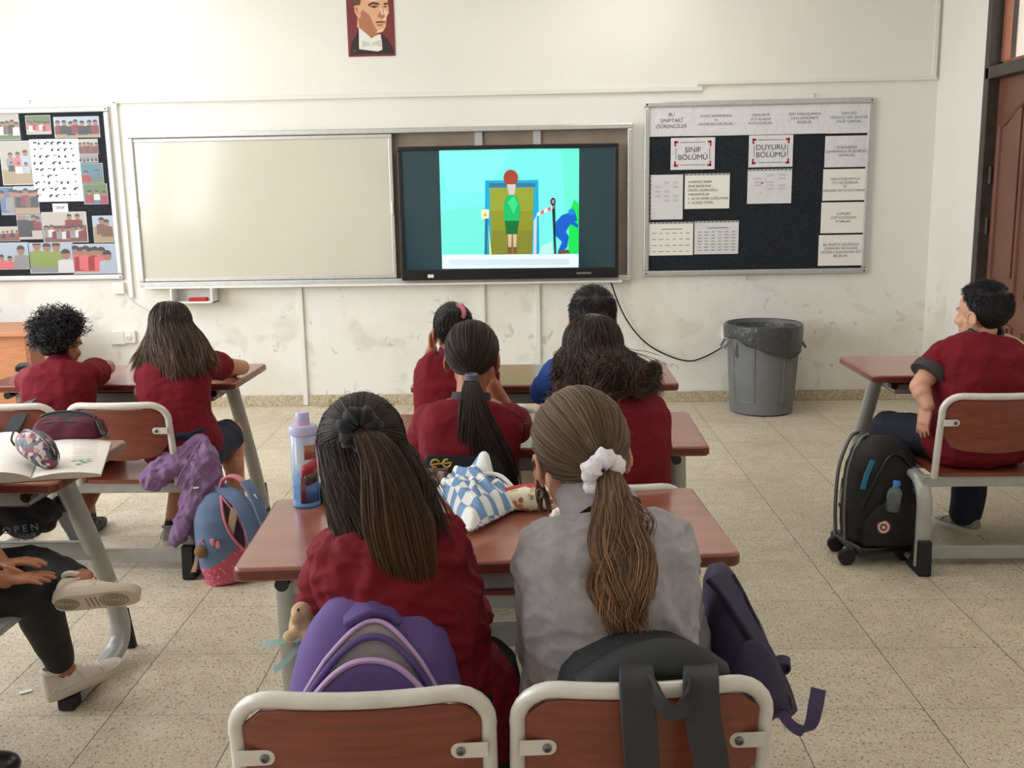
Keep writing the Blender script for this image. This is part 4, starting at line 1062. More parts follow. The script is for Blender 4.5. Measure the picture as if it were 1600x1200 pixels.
def kid(label, D, seed=1):
    """D gives joints in metres; what is missing is a seated default"""
    s = D.get('s', 1.); J = {}
    by = D.get('yaw', 0.); RT = Matrix.Rotation(by, 3, 'Z'); F_ = RT @ V((0, 1, 0)); X = RT @ V((1, 0, 0))
    P = V(D['pelvis']); N = V(D['neck']); J['pelvis'] = P; J['neck'] = N
    J['chest'] = V(D.get('chest', (P+N)/2-F_*D.get('slouch', .04)))
    sl, sr = V(D['shL']), V(D['shR']); J['shdir'] = (sr-sl).normalized(); J['hipdir'] = V(D.get('hipdir', X)).normalized()
    hip = {-1: P-J['hipdir']*.08*s-V((0, 0, .02)), 1: P+J['hipdir']*.08*s-V((0, 0, .02))}
    el = {-1: V(D['elL']) if 'elL' in D else sl+V((0, 0, -.17))+F_*.14-X*.04, 1: V(D['elR']) if 'elR' in D else sr+V((0, 0, -.17))+F_*.14+X*.04}
    wr = {-1: V(D['wrL']) if 'wrL' in D else el[-1]+F_*.17+X*.09+V((0, 0, .0)), 1: V(D['wrR']) if 'wrR' in D else el[1]+F_*.17-X*.09}
    kn = {-1: V(D['knL']) if 'knL' in D else hip[-1]+F_*.34*s-X*.02+V((0, 0, -.0)), 1: V(D['knR']) if 'knR' in D else hip[1]+F_*.34*s+X*.02}
    an = {}
    for q, k in ((-1, 'anL'), (1, 'anR')):
        an[q] = V(D[k]) if k in D else V((kn[q].x, kn[q].y+.02, .075))
    sh = {-1: sl, 1: sr}
    root = thing('person', label, 'person', (P.x, P.y, 0), D.get('group'))
    hc = V(D['head']); R = head_rot(*D.get('hrot', (0, 0, 0))); hs = D.get('hs', 1.)
    # one continuous body
    b = MB(); torso(b, J, -.004, w=D.get('w', 1.)*s)
    limb(b, [N-V((0, 0, .02)), hc+R @ V((0, -.012, -.06))*hs], [.046*s, .043*s])
    head_raw(b, hc, R, hs)
    for q in (-1, 1):
        ar = D.get('arm', 1.)
        limb(b, [N.lerp(sh[q], .5), sh[q], el[q], wr[q]], [.045*ar, .043*ar, .034*ar, .0235*ar])
        fm = el[q].lerp(wr[q], .3); b.ell(fm, (.035*ar, .035*ar, .035*ar), None, 12, 8)
        hd = D.get('handL' if q < 0 else 'handR')
        if hd is None: hd = dict(d=(wr[q]-el[q]), pn=(0, 0, -1), curl=.35)
        hd = dict(hd); sd_ = hd.pop('side', None)
        if sd_ is None:
            # thumb towards the body's middle
            t_ = V(hd['pn']).cross(V(hd['d'])); sd_ = 1 if t_.dot(X)*(-q) > 0 else -1
        hand(b, wr[q], hd['d'], hd['pn'], sd_, hd.get('s', .92*s), hd.get('curl', .5), hd.get('spread', .12), hd.get('thumb_out', .7))
        lg = D.get('leg', 1.)
        limb(b, [hip[q], kn[q], an[q]], [.078*lg, .053*lg, .032*lg])
        cf = kn[q].lerp(an[q], .3); b.ell(cf+ (0.012*(an[q]-kn[q]).normalized().cross(X)), (.05*lg, .05*lg, .06*lg), None, 12, 8)
        b.ell(an[q]+V((0, 0, -.02)), (.03, .03, .03), None, 10, 8)
    me = remesh(b, D.get('vox', .0045), 3)
    face_paint(me, hc, R, hs)
    link_mesh('body', me, [D.get('skin', m_skin), m_eyew, m_iris, m_lip], root)
    # shirt
    g = MB(); inf = D.get('inf', .012)
    torso(g, J, inf, flare=D.get('flare', .25), top=.98, w=D.get('w', 1.)*s)
    for q in (-1, 1):
        if D.get('sleeve', 'short') == 'short':
            e = sh[q].lerp(el[q], D.get('slen', .72)); ax = (e-sh[q]).normalized()
            g.tube([N.lerp(sh[q], .55)-V((0, 0, .02)), sh[q]-ax*.005, sh[q].lerp(e, .5), e], [.05, .058*ar, .06*ar, .063*ar], 16); g.ell(sh[q], (.058*ar,)*3, None, 14, 10)
        else:
            limb(g, [N.lerp(sh[q], .5)-V((0, 0, .015)), sh[q], el[q], wr[q]-(wr[q]-el[q]).normalized()*.01], [.056, .062*ar, .054*ar, .038*ar], 16)
            cu = wr[q]; dd = (wr[q]-el[q]).normalized(); g.tube([cu-dd*.04, cu-dd*.005], [.037*ar, .035*ar], 14)
    sm = remesh(g, .0062, 6, .6)
    sd = (N-P).normalized()
    displace(sm, folds(seed, D.get('fold', .006), 8, (sd+X*.35*(1 if seed % 2 else -1)), .4))
    displace(sm, folds(seed+40, D.get('fold', .006)*.45, 24, X, .6))
    mats_ = D.get('shirt', m_mar); link_mesh(D.get('topname', 'polo_shirt'), sm, mats_, root)
    # collar
    nd = (hc+R @ V((0, -.012, -.06))*hs-N).normalized(); x, y = frame_from(nd)
    col = MB(); hgt = D.get('collar_h', .035); rings = []
    for t, r in ((-.014, .066), (0, .064), (hgt*.6, .058), (hgt, .055), (hgt, .048), (0, .05)):
        cr = r*s*D.get('collar_r', 1.)*max(1, D.get('w', 1.)*.98); rings.append(ring_at(N+nd*(t+.0), x, y, nd, cr, cr*.93, 24, 2))
    col.loft(rings, False); col.build('collar', D.get('collar', m_mar2), root, ang=60)
    if 'sleeve_band' in D:
        for q in (-1, 1):
            e = sh[q].lerp(el[q], D.get('slen', .72)); ax = (e-sh[q]).normalized()
            MB().tube([e-ax*.03, e+ax*.006], [.0665*ar, .0685*ar], 24).build('sleeve_band', D['sleeve_band'], root)
    # trousers or shorts
    if D.get('pants', 'long'):
        g = MB(); hd_ = J['hipdir']
        d = (J['chest']-P).normalized(); r = (hd_-d*hd_.dot(d)).normalized(); f = d.cross(r)
        g.loft([ring_at(P+d*t, r, f, d, a*s, b_*s) for t, a, b_ in ((-.085, .125, .095), (-.02, .152, .118), (.05, .148, .114), (.1, .138, .106))])
        for q in (-1, 1):
            if D.get('pants', 'long') == 'short':
                k = hip[q].lerp(kn[q], .86); limb(g, [hip[q], hip[q].lerp(kn[q], .5)], [.092*lg, .082*lg]); g.tube([hip[q].lerp(kn[q], .5), k], [.083*lg, .08*lg], 16)
            elif D.get('pants') == 'tight':
                limb(g, [hip[q], kn[q], kn[q].lerp(an[q], .3), kn[q].lerp(an[q], .86)], [.088*lg, .062*lg, .064*lg, .043*lg], 16)
            else:
                limb(g, [hip[q], kn[q], an[q]+(kn[q]-an[q]).normalized()*.02], [.092*lg, .075*lg, .062*lg], 16)
        pm2 = remesh(g, .0065, 5, .6)
        displace(pm2, folds(seed+9, D.get('pfold', .005), 11, V((0, 1, .3)), .7)); link_mesh('shorts' if D.get('pants') == 'short' else 'trousers', pm2, D.get('pmat', m_navy), root)
    # socks and shoes
    for q, k in ((-1, 'toeL'), (1, 'toeR')):
        toe = V(D[k]) if k in D else F_+X*.1*q
        upv = V(D.get('up'+k[-1], (0, 0, 1)))
        sc = MB().tube([an[q]-(an[q]-kn[q]).normalized()*D.get('sock', .06), an[q]+V((0, 0, 0))], .033*lg, 14); sc.ell(an[q], (.032*lg,)*3)
        sc.build('sock', D.get('sockm', m_blk), root)
        shoe('shoe', an[q], toe, upv, D.get('shoeL', .225), D.get('shoes', SHOE_DARK), root, tread=D.get('tread') == q)
    return dict(root=root, head=hc, R=R, hs=hs, N=N, F=F_, X=X, J=J, wr=wr, el=el)
SHOE_DARK = [mat('dark shoe fabric', (34, 34, 38), .6, bump=(300, .4)), mat('dark rubber sole', (60, 58, 58), .7), mat('dark laces', (44, 44, 48), .8)]
SHOE_WHITE = [mat('off white leather', (216, 204, 192), .45, var=(20, .06), bump=(120, .15)), mat('cream sole', (200, 186, 170), .55), mat('cream laces', (222, 212, 198), .8)]
SHOE_GREY = [mat('grey knit shoe', (158, 152, 142), .8, bump=(400, .5)), mat('white foam sole', (212, 206, 194), .6), mat('grey laces', (176, 170, 160), .8)]

# ------------------------------------------------------------------ hair
def allowed(d): return d.z > (-.86 if d.y < -.3 else min(-.86+2.2*(d.y+.3), -.2+1.75*d.y) if d.y < 0 else -.2+1.75*d.y if d.y < .5 else .675+.3*(d.y-.5))
def scalp_dirs(n, rs, low=None):
    out = []
    while len(out) < n:
        v = rs.normal(size=3); v /= np.linalg.norm(v); d = V(v)
        if allowed(d) and (low is None or d.z > low): out.append(d)
    return out
SK = V((.077, .095, .087)); SC = V((0, -.008, .022))
def skull(K, d, k=1.0): return K['head']+K['R'] @ (V((SC.x+d.x*SK.x*k, SC.y+d.y*SK.y*k, SC.z+d.z*SK.z*k))*K['hs'])
def slerp(a, b, t):
    w = math.acos(max(-1, min(1, a.dot(b))))
    if w < 1e-4: return a
    return (a*math.sin((1-t)*w)+b*math.sin(t*w))/math.sin(w)
def resample(P, n):
    P = np.array([tuple(p) for p in P]); d = np.r_[0, np.cumsum(np.linalg.norm(np.diff(P, axis=0), axis=1))]
    t = np.linspace(0, d[-1], n); return np.stack([np.interp(t, d, P[:, i]) for i in range(3)], 1)
def hair_object(name, parent, strands, rad, cols, cap=None, capcol=None, material=None):
    """strands: list of (n,3) arrays with n equal; cols: list of (root rgb, tip rgb)"""
    S_ = np.array(strands); N_, K_, _ = S_.shape
    T_ = np.gradient(S_, axis=1); T_ /= np.linalg.norm(T_, axis=2, keepdims=True)+1e-9
    ref = rng.normal(size=(N_, 1, 3)); ref /= np.linalg.norm(ref, axis=2, keepdims=True)
    n1 = np.cross(T_, np.broadcast_to(ref, T_.shape)); n1 /= np.linalg.norm(n1, axis=2, keepdims=True)+1e-9
    n2 = np.cross(T_, n1)
    prof = np.ones(K_); prof[-1] = .15
    if K_ > 4: prof[-2] = .6
    r = (rad if np.ndim(rad) else np.full(N_, rad))[:, None, None]*prof[None, :, None]
    vs = np.stack([S_+r*(n1*math.cos(a)+n2*math.sin(a)) for a in (0, 2*PI/3, 4*PI/3)], 2)      # N,K,3sides,3
    verts = vs.reshape(-1, 3)
    base = np.arange(N_)[:, None, None]*K_*3+np.arange(K_-1)[None, :, None]*3
    q = []
    for a in range(3):
        b = (a+1) % 3; q.append(np.stack([base[..., 0]+a, base[..., 0]+b, base[..., 0]+3+b, base[..., 0]+3+a], -1))
    quads = np.concatenate([x.reshape(-1, 4) for x in q])
    c0 = np.array([lin(c[0])[:3] for c in cols]); c1 = np.array([lin(c[1])[:3] for c in cols])
    t = (np.linspace(0, 1, K_)**1.3)[None, :, None]
    cc = c0[:, None, :]*(1-t)+c1[:, None, :]*t
    vc = np.repeat(cc[:, :, None, :], 3, 2).reshape(-1, 3)
    nv = len(verts)
    faces4 = quads
    tri = None
    if cap is not None:
        cv = np.array([tuple(v) for v in cap.v]); cf = [[i+nv for i in f] for f in cap.f]
        verts = np.concatenate([verts, cv]); vc = np.concatenate([vc, np.tile(np.array(lin(capcol)[:3]), (len(cv), 1))])
    else: cf = []
    me = bpy.data.meshes.new(name)
    nf = len(faces4)+len(cf); lens = np.r_[np.full(len(faces4), 4), [len(f) for f in cf]].astype(np.int32)
    idx = np.r_[faces4.ravel(), np.array([i for f in cf for i in f], dtype=np.int64)].astype(np.int32)
    iv = np.array(mw(parent).inverted()); verts = verts @ iv[:3, :3].T+iv[:3, 3]
    me.vertices.add(len(verts)); me.vertices.foreach_set('co', verts.ravel())
    me.loops.add(len(idx)); me.loops.foreach_set('vertex_index', idx)
    me.polygons.add(nf); me.polygons.foreach_set('loop_start', np.r_[0, np.cumsum(lens)[:-1]].astype(np.int32)); me.polygons.foreach_set('loop_total', lens)
    me.polygons.foreach_set('use_smooth', [True]*nf)
    me.update(); me.validate()
    at = me.color_attributes.new('shade', 'FLOAT_COLOR', 'POINT')
    at.data.foreach_set('color', np.c_[vc, np.ones(len(vc))].ravel().astype(np.float32))
    me.materials.append(material or m_hair)
    o = bpy.data.objects.new(name, me); C.objects.link(o); o.parent = parent
    return o
def cap_mesh(K, k=1.03, nu=84, nv=52, extra=None):
    mb = MB(); idx = {}; 
    def dv(i, j):
        th = PI*i/nv; ph = 2*PI*j/nu; return V((math.sin(th)*math.cos(ph), math.sin(th)*math.sin(ph), math.cos(th)))
    for i in range(nv+1):
        for j in range(nu):
            mb.v.append(skull(K, dv(i, j), k))
    for i in range(nv):
        for j in range(nu):
            d = (dv(i, j)+dv(i+1, j+1)).normalized()
            if allowed(d): mb.f.append([i*nu+j, i*nu+(j+1) % nu, (i+1)*nu+(j+1) % nu, (i+1)*nu+j]); mb.mi.append(0)
    # drop unused vertices
    used = sorted({i for f in mb.f for i in f}); mp = {a: b for b, a in enumerate(used)}
    mb.v = [mb.v[i] for i in used]; mb.f = [[mp[i] for i in f] for f in mb.f]
    return mb
def jitcol(c, rs, k=.2): f = 1+rs.normal()*k; return tuple(min(255, max(2, x*f)) for x in c)
def pulled(K, tie, n, rs, c0, c1, low=None, nk=12, loose=.012):
    """hair combed over the skull to the tie point (world)"""
    dl = K['R'].transposed() @ (tie-K['head'])/K['hs']-SC; dt = V((dl.x/SK.x, dl.y/SK.y, dl.z/SK.z)).normalized()
    st = []; co = []
    for d in scalp_dirs(n, rs, low):
        kk = 1.035+abs(rs.normal())*.018; P = []
        for i in range(nk):
            t = i/(nk-1)*.97
            p = skull(K, slerp(d, dt, t), kk+.03*math.sin(PI*t)+.05*t*t)
            P.append(p)
        e = tie+V(rs.normal(size=3)*.006)
        for i in range(nk): t = i/(nk-1); P[i] = P[i].lerp(e, max(0, (t-.75)/.25)**1.5*.9)
        st.append(resample(P, nk)); c = jitcol(c0, rs); co.append((c, tuple(x*1.0 for x in jitcol(c1, rs, .1))))
    return st, co
def tail(guide, radf, n, rs, c0, c1, nk=18, wave=0., curl=0., clumps=9, flat=.6, endvar=.25, side=V((1, 0, 0)), loosek=.0):
    """strands following a guide curve inside a radius profile"""
    G = resample(catmull(guide, 8), 60); st = []; co = []
    T_ = np.gradient(G, axis=0); T_ /= np.linalg.norm(T_, axis=1, keepdims=True)
    sd = np.array(side)[None, :]-T_*(T_ @ np.array(side))[:, None]; sd /= np.linalg.norm(sd, axis=1, keepdims=True); dp = np.cross(T_, sd)
    cl = [(rs.uniform(-.75, .75), rs.uniform(-.7, .7), rs.uniform(0, 6.28), rs.uniform(.7, 1.3)) for _ in range(clumps)]
    for i in range(n):
        k = rs.integers(clumps); a = rs.uniform(0, 2*PI); r0 = math.sqrt(rs.uniform()); 
        u0, v0 = r0*math.cos(a), r0*math.sin(a)
        L_ = 1-abs(rs.normal())*endvar*.5; L_ = max(.45, L_)
        t = np.linspace(0, L_, nk); ii = t*59; i0 = np.floor(ii).astype(int).clip(0, 58); fr = (ii-i0)[:, None]
        g = G[i0]*(1-fr)+G[i0+1]*fr; sx = sd[i0]; sy = dp[i0]
        R_ = np.array([radf(x) for x in t])
        cu, cv, ph, fq = cl[k]; mixk = np.clip(t*1.2, 0, .6)
        u = u0*(1-mixk)+(cu+u0*.25)*mixk; v = v0*(1-mixk)+(cv*.8+v0*.25)*mixk
        wv = wave*np.sin(2*PI*fq*1.6*t+ph)*np.clip(t*2, 0, 1); wv2 = curl*np.sin(2*PI*fq*2.4*t+ph*1.7)*np.clip(t*1.5, 0, 1)
        P = g+sx*((u*R_+wv)[:, None])+sy*((v*R_*flat+wv2)[:, None])
        if loosek: P = P+np.cumsum(rs.normal(size=P.shape)*loosek, axis=0)
        st.append(P); q = rs.normal()*.22
        co.append((tuple(max(2, x*(1+q*.75)) for x in c0), tuple(max(2, x*(1+q*.75)) for x in c1)))
    return st, co
def stack(st, nk): return [resample([V(p) for p in s], nk) if len(s) != nk else s for s in st]
def loose_hair(K, n, rs, endf, c0, c1, nk=20, wave=0., curl=0., low=None, front=.35, puff=1.06):
    """hair parted on top falling over ears and back; endf(az, r) gives the world end point"""
    st = []; co = []
    for d in scalp_dirs(n, rs, low):
        az = math.atan2(d.x, -d.y)           # 0 at the back, +-pi at the face
        az = max(-2.0, min(2.0, az)) + rs.normal()*.06
        k = puff+rs.uniform(-.03, .05)
        eq = V((math.sin(az), -math.cos(az), -.12)); eq.normalize()
        P = [skull(K, d, 1.03)]
        for t in (.3, .6, .9): P.append(skull(K, slerp(d, eq, t) if d.z > eq.z else d.lerp(eq, t), k))
        e = endf(az, rs)
        m = P[-1].lerp(e, .45); m += (K['R'] @ V((math.sin(az), -math.cos(az), 0)))*.012
        P += [m, e]
        Q = resample(catmull(P, 6), nk)
        if wave or curl:
            t = np.linspace(0, 1, nk); ph = 2.6*az+1.4*d.z+round(az*2)*.8+rs.normal()*.22; amp = np.clip((t-.3)*1.6, 0, 1)
            Q[:, 0] += wave*amp*np.sin(t*11+ph); Q[:, 1] += wave*.7*amp*np.cos(t*11+ph); Q[:, 2] += curl*amp*np.sin(t*14+ph)
        st.append(Q); q = rs.normal()*.2
        co.append((tuple(max(2, x*(1+q)) for x in c0), tuple(max(2, x*(1+q)) for x in c1)))
    return st, co
def scrunchie(name, c, nrm, R_, r_, m, parent, lumps=9, amp=.3, side=None):
    x, y = frame_from(V(nrm)); n = 72; k = 12; rings = []
    for i in range(n):
        a = 2*PI*i/n; rr = r_*(1+amp*math.sin(lumps*a)+.25*amp*math.sin(lumps*2.3*a+1)); cc = V(c)+(x*math.cos(a)+y*math.sin(a))*R_
        o_ = x*math.cos(a)+y*math.sin(a)
        rings.append([cc+o_*rr*math.cos(2*PI*j/k)*(1+.12*math.sin(j*3+i))+V(nrm).normalized()*rr*math.sin(2*PI*j/k) for j in range(k)])
    return MB().loft(rings, False, True).build(name, m, parent)
def flyaway(K, n, rs, c, L=.05):
    st = []; co = []
    for d in scalp_dirs(n, rs, .0):
        p = skull(K, d, 1.04); v = (p-K['head']).normalized()*.35+V(rs.normal(size=3)*.6); P = [p]
        for i in range(4): v = (v+V(rs.normal(size=3)*.3)+V((0, 0, -.15))).normalized(); p = p+v*(L/4*rs.uniform(.5, 1.3)); P.append(p)
        st.append(P); co.append((c, c))
    return [('fly', p) for p in st], co
def short_hair(K, n, rs, c, L=.02, k=1.03, lift=.35, low=None, seed=0):
    st = []; co = []
    for d in scalp_dirs(n, rs, low):
        if d.z < -.25+.12*rs.normal(): L_ = L*.45
        else: L_ = L*(1+.6*max(0, d.z))
        p = skull(K, d, k); nn = (K['R'] @ V((d.x/SK.x, d.y/SK.y, d.z/SK.z))).normalized()
        fl = K['R'] @ V((d.x*.2, .5 if d.z > .3 else -.2, -1 if d.z < .6 else -.1)); fl = (fl-nn*fl.dot(nn)).normalized()
        v = (fl+nn*lift+V(rs.normal(size=3)*.22)).normalized(); P = [p-nn*.003]
        for i in range(4): P.append(P[-1]+v*(L_/4)); v = (v-nn*.12).normalized()
        st.append(P); cc = jitcol(c, rs, .25); co.append((cc, cc))
    return st, co
def finish_hair(K, name, sts, cos, nk, rad, capcol, capk=1.03, cap=True):
    st = []; 
    rr = []
    for s in sts:
        for q in s:
            f = 1.
            if isinstance(q, tuple): f = .4; q = q[1]
            rr.append(rad*f); st.append(resample([V(p) for p in q], nk) if len(q) != nk else np.array([tuple(p) for p in q]))
    co = [c for cc in cos for c in cc]
    return hair_object(name, K['root'], st, np.array(rr), co, cap_mesh(K, capk) if cap else None, capcol)
# ------------------------------------------------------------------ the class
def at(px, Y, z): p = A(px, 600, Y); return V((p.x, Y, z))
GR = 'children watching the screen'
m_scr_b = mat('black velvet scrunchie', (18, 18, 26), .9, bump=(260, .8, .003), sheen=.2)
m_scr_w = mat('white fluffy scrunchie', (236, 230, 236), .95, bump=(200, 1., .003), sheen=.2)

def half_up_girl():
    K = kid('girl in maroon shirt nearest on the left, black scrunchie in half-up hair', dict(pelvis=at(672, 1.80, .50), neck=A(600, 812, 1.79), chest=A(628, 950, 1.74), shL=A(520, 868, 1.80), shR=A(690, 842, 1.83),
        head=A(568, 708, 1.86), hrot=(.05, .22, -.06), elL=A(497, 985, 1.87), wrL=A(540, 1000, 2.03), elR=A(730, 985, 1.92), wrR=A(690, 1000, 2.08), hs=1.0, skin=m_skin2, w=1.0,
        shirt=m_mar, pmat=m_blk, fold=.016, slen=.85, knL=at(600, 2.12, .47), knR=at(745, 2.1, .47), group=GR), 1)
    rs = np.random.default_rng(1); tie = A(560, 672, 1.755)
    s1, c1 = pulled(K, tie, 2400, rs, (58, 44, 38), (46, 34, 30), low=-.05)
    def endf(az, rs): return A(545+(az+1.9)/3.8*150+rs.normal()*6, 902-30*max(0, az)+rs.normal()*20, 1.69-.01*rs.uniform()+.03*abs(az)/2)
    s2, c2 = loose_hair(K, 1900, rs, endf, (46, 34, 30), (66, 46, 38), nk=18, wave=.002, puff=1.05)
    s2 = [s for s in s2]; 
    g = [A(560, 674, 1.755), A(572, 680, 1.715), A(596, 720, 1.69), A(612, 790, 1.675), A(628, 850, 1.675), A(640, 912, 1.685)]
    s3, c3 = tail(g, lambda t: .012+.052*min(1, t*1.6)-.012*max(0, t-.7)*3, 1900, rs, (62, 44, 34), (98, 70, 50), 20, wave=.003, clumps=14, flat=.4, endvar=.22)
    s4, c4 = flyaway(K, 110, rs, (60, 46, 40), .03)
    finish_hair(K, 'hair', [s1, s2, s3, s4], [c1, c2, c3, c4], 18, .0007, (38, 28, 25))
    scrunchie('scrunchie', A(562, 670, 1.735), V((.15, -1, .15)), .024, .016, m_scr_b, K['root'], 7, .2)
half_up_girl()

def grey_girl():
    K = kid('girl in a grey fleece sweater with white scrunchie and brown ponytail', dict(pelvis=at(962, 1.80, .50), neck=A(938, 800, 1.815), chest=A(952, 940, 1.74), shL=A(868, 872, 1.80), shR=A(1042, 868, 1.83),
        head=A(906, 708, 1.885), hrot=(.24, .34, -.08), hs=1.1, elL=A(848, 1010, 1.84), wrL=A(870, 1060, 1.99), elR=A(1068, 1005, 1.86), wrR=A(1020, 1040, 2.03), skin=m_skin3, w=1.12,
        shirt=m_grey, collar=m_grey, collar_h=.06, collar_r=1.08, sleeve='long', topname='sweater', pmat=m_blk, fold=.013, inf=.018, knL=at(900, 2.12, .47), knR=at(1030, 2.12, .47), group=GR), 2)
    rs = np.random.default_rng(2); tie = A(946, 738, 1.775)
    s1, c1 = pulled(K, tie, 3000, rs, (122, 102, 82), (104, 82, 64))
    g = [A(946, 738, 1.77), A(954, 750, 1.735), A(962, 800, 1.695), A(968, 860, 1.67), A(972, 930, 1.665), A(988, 1002, 1.67)]
    s3, c3 = tail(g, lambda t: .014+.042*min(1, t*2.0)-.022*max(0, t-.7)/.3, 3000, rs, (116, 92, 74), (166, 126, 96), 24, wave=.011, curl=.007, clumps=18, flat=.65, endvar=.45)
    # a few strands have come loose before the ear and at the side
    g = [A(862, 690, 1.84), A(842, 720, 1.86), A(846, 770, 1.88), A(856, 808, 1.89)]
    s4, c4 = tail(g, lambda t: .010, 90, rs, (112, 88, 68), (134, 100, 76), 22, wave=.006, clumps=3)
    g = [A(966, 755, 1.75), A(1000, 800, 1.69), A(1012, 830, 1.70), A(1016, 850, 1.71)]
    s6, c6 = tail(g, lambda t: .016*t+.003, 26, rs, (112, 88, 68), (134, 100, 76), 22, wave=.008, clumps=5)
    s5, c5 = flyaway(K, 170, rs, (120, 98, 80), .035)
    finish_hair(K, 'hair', [s1, s3, s4, s5, s6], [c1, c3, c4, c5, c6], 24, .00065, (78, 60, 48))
    scrunchie('scrunchie', A(942, 738, 1.748), V((.6, -1, -.2)), .026, .017, m_scr_w, K['root'], 5, .2)
    E = MB(); p = K['head']+K['R'] @ (V((-.081, .0, -.05))*K['hs'])
    E.tube([p+V((.006*math.cos(a), 0, -.009+.009*math.sin(a))) for a in [2*PI*i/12 for i in range(12)]], .0014, 6, closed=True); E.build('earring', m_bolt, K['root'])
grey_girl()

def tail_girl():
    K = kid('girl with a long straight ponytail in grey hair tie, middle column', dict(pelvis=at(728, 2.83, .50), neck=A(736, 632, 2.87), chest=A(732, 700, 2.79), shL=A(675, 660, 2.85), shR=A(788, 657, 2.87), head=A(738, 558, 2.91), hs=.95, hrot=(-.05, .2, 0),
        elL=A(664, 700, 2.97), wrL=A(700, 690, 3.13), anR=Fz(768, 936)+V((0, .06, .075)), anL=Fz(700, 936)+V((0, .2, .075)), shoes=SHOE_WHITE, elR=A(806, 668, 3.11), wrR=A(768, 600, 3.07), handR=dict(d=(-.3, .2, .9), pn=(-.6, -.6, .2), curl=.8), skin=m_skin2, collar=m_collar, pmat=m_blk, group=GR), 3)
    rs = np.random.default_rng(3); tie = A(737, 590, 2.80)
    s1, c1 = pulled(K, tie, 1200, rs, (56, 43, 37), (44, 33, 29))
    g = [A(737, 590, 2.79), A(737, 604, 2.755), A(741, 650, 2.735), A(752, 700, 2.735), A(762, 742, 2.74), A(765, 775, 2.745)]
    s3, c3 = tail(g, lambda t: .012+.10*t**.9, 1900, rs, (62, 46, 38), (44, 34, 31), 18, wave=.004, clumps=14, flat=.35, endvar=.3)
    s5, c5 = flyaway(K, 60, rs, (50, 40, 34), .03)
    finish_hair(K, 'hair', [s1, s3, s5], [c1, c3, c5], 18, .0009, (38, 29, 26))
    hb = MB(); 
    for k in range(3): hb.tube([A(737, 586+k*3.2, 2.778)+V((.0155*math.cos(a), .0155*math.sin(a), 0)) for a in [2*PI*i/18 for i in range(18)]], .0042, 8, closed=True)
    hb.build('hair_tie', mat('grey elastic', (92, 94, 106), .7), K['root'])
tail_girl()

def wavy_girl():
    K = kid('girl with thick loose wavy dark hair in maroon shirt, middle column', dict(pelvis=at(958, 2.83, .50), neck=A(945, 622, 2.87), chest=A(960, 700, 2.78), shL=A(885, 672, 2.85), shR=A(1008, 655, 2.86), head=A(926, 552, 2.89), hs=1.0, hrot=(.1, .15, 0),
        elL=A(866, 715, 2.97), wrL=A(900, 700, 3.12), elR=A(1022, 722, 2.95), wrR=A(980, 700, 3.12), w=1.22, skin=m_skin, pmat=m_navy, fold=.006, group=GR), 4)
    rs = np.random.default_rng(4)
    def endf(az, rs):
        u = (az+1.9)/3.8
        return A(874+u*144+rs.normal()*7, 604+10*math.sin(u*9)-14*abs(u-.5)+rs.normal()*12, 2.71+.10*abs(az)/2-.02*rs.uniform())
    s1, c1 = loose_hair(K, 3000, rs, endf, (58, 45, 39), (78, 57, 46), nk=26, wave=.012, curl=.004, puff=1.1)
    for s in s1: s[:, 0] += .0
    s5, c5 = flyaway(K, 70, rs, (66, 52, 44), .035)
    # curls at the ends
    s6 = []; c6 = []
    for px, py, R_ in ((1006, 600, .026), (968, 602, .022), (884, 606, .02), (1016, 580, .022)):
        for i in range(45):
            c = A(px+rs.normal()*3, py+rs.normal()*3, 2.715+rs.uniform()*.03); r = R_*(1+rs.normal()*.16); a0 = rs.normal()*.2+1.4
            s6.append([c+V((r*math.cos(a0-t*1.15*PI*1.5), -.012*t, r*math.sin(a0-t*1.15*PI*1.5))) for t in np.linspace(0, 1, 26)]); c6.append(((60, 46, 40), (84, 60, 46)))
    finish_hair(K, 'hair', [s1, s5, s6], [c1, c5, c6], 26, .001, (40, 31, 28), 1.06)
wavy_girl()

def clip_girl():
    K = kid('girl with curly black ponytail and pink hair band, hand at her cheek', dict(pelvis=at(694, 3.90, .50), neck=A(706, 560, 3.93), chest=A(696, 610, 3.86), shL=A(678, 572, 3.92), shR=A(738, 572, 3.93), head=A(708, 516, 3.95), hs=.96, hrot=(.15, .1, 0),
        elL=A(665, 592, 4.17), wrL=A(675, 546, 4.10), handL=dict(d=(.02, -.05, 1), pn=(1, -.2, 0), curl=.75), elR=A(770, 600, 4.08), wrR=A(735, 590, 4.2), skin=m_skin2, w=.92, group=GR), 5)
    rs = np.random.default_rng(5); tie = A(711, 488, 3.855)
    s1, c1 = pulled(K, tie, 900, rs, (36, 30, 30), (28, 24, 24))
    g = [A(711, 488, 3.85), A(706, 492, 3.82), A(702, 515, 3.815), A(706, 545, 3.83)]
    s3, c3 = tail(g, lambda t: .012+.035*min(1, t*2), 500, rs, (36, 30, 30), (46, 37, 33), 20, wave=.012, curl=.012, clumps=18, flat=.7)
    s5, c5 = flyaway(K, 70, rs, (40, 34, 32), .03)
    finish_hair(K, 'hair', [s1, s3, s5], [c1, c3, c5], 20, .0014, (28, 24, 24))
    a = A(713, 483, 3.845); MB().tube([a+V((.03*math.cos(t), -.012, .03*math.sin(t)-.012)) for t in [-.7+2.2*i/12 for i in range(13)]], .0085, 8).build('hair_band', mat('pink band', (222, 128, 146), .6), K['root'])
clip_girl()

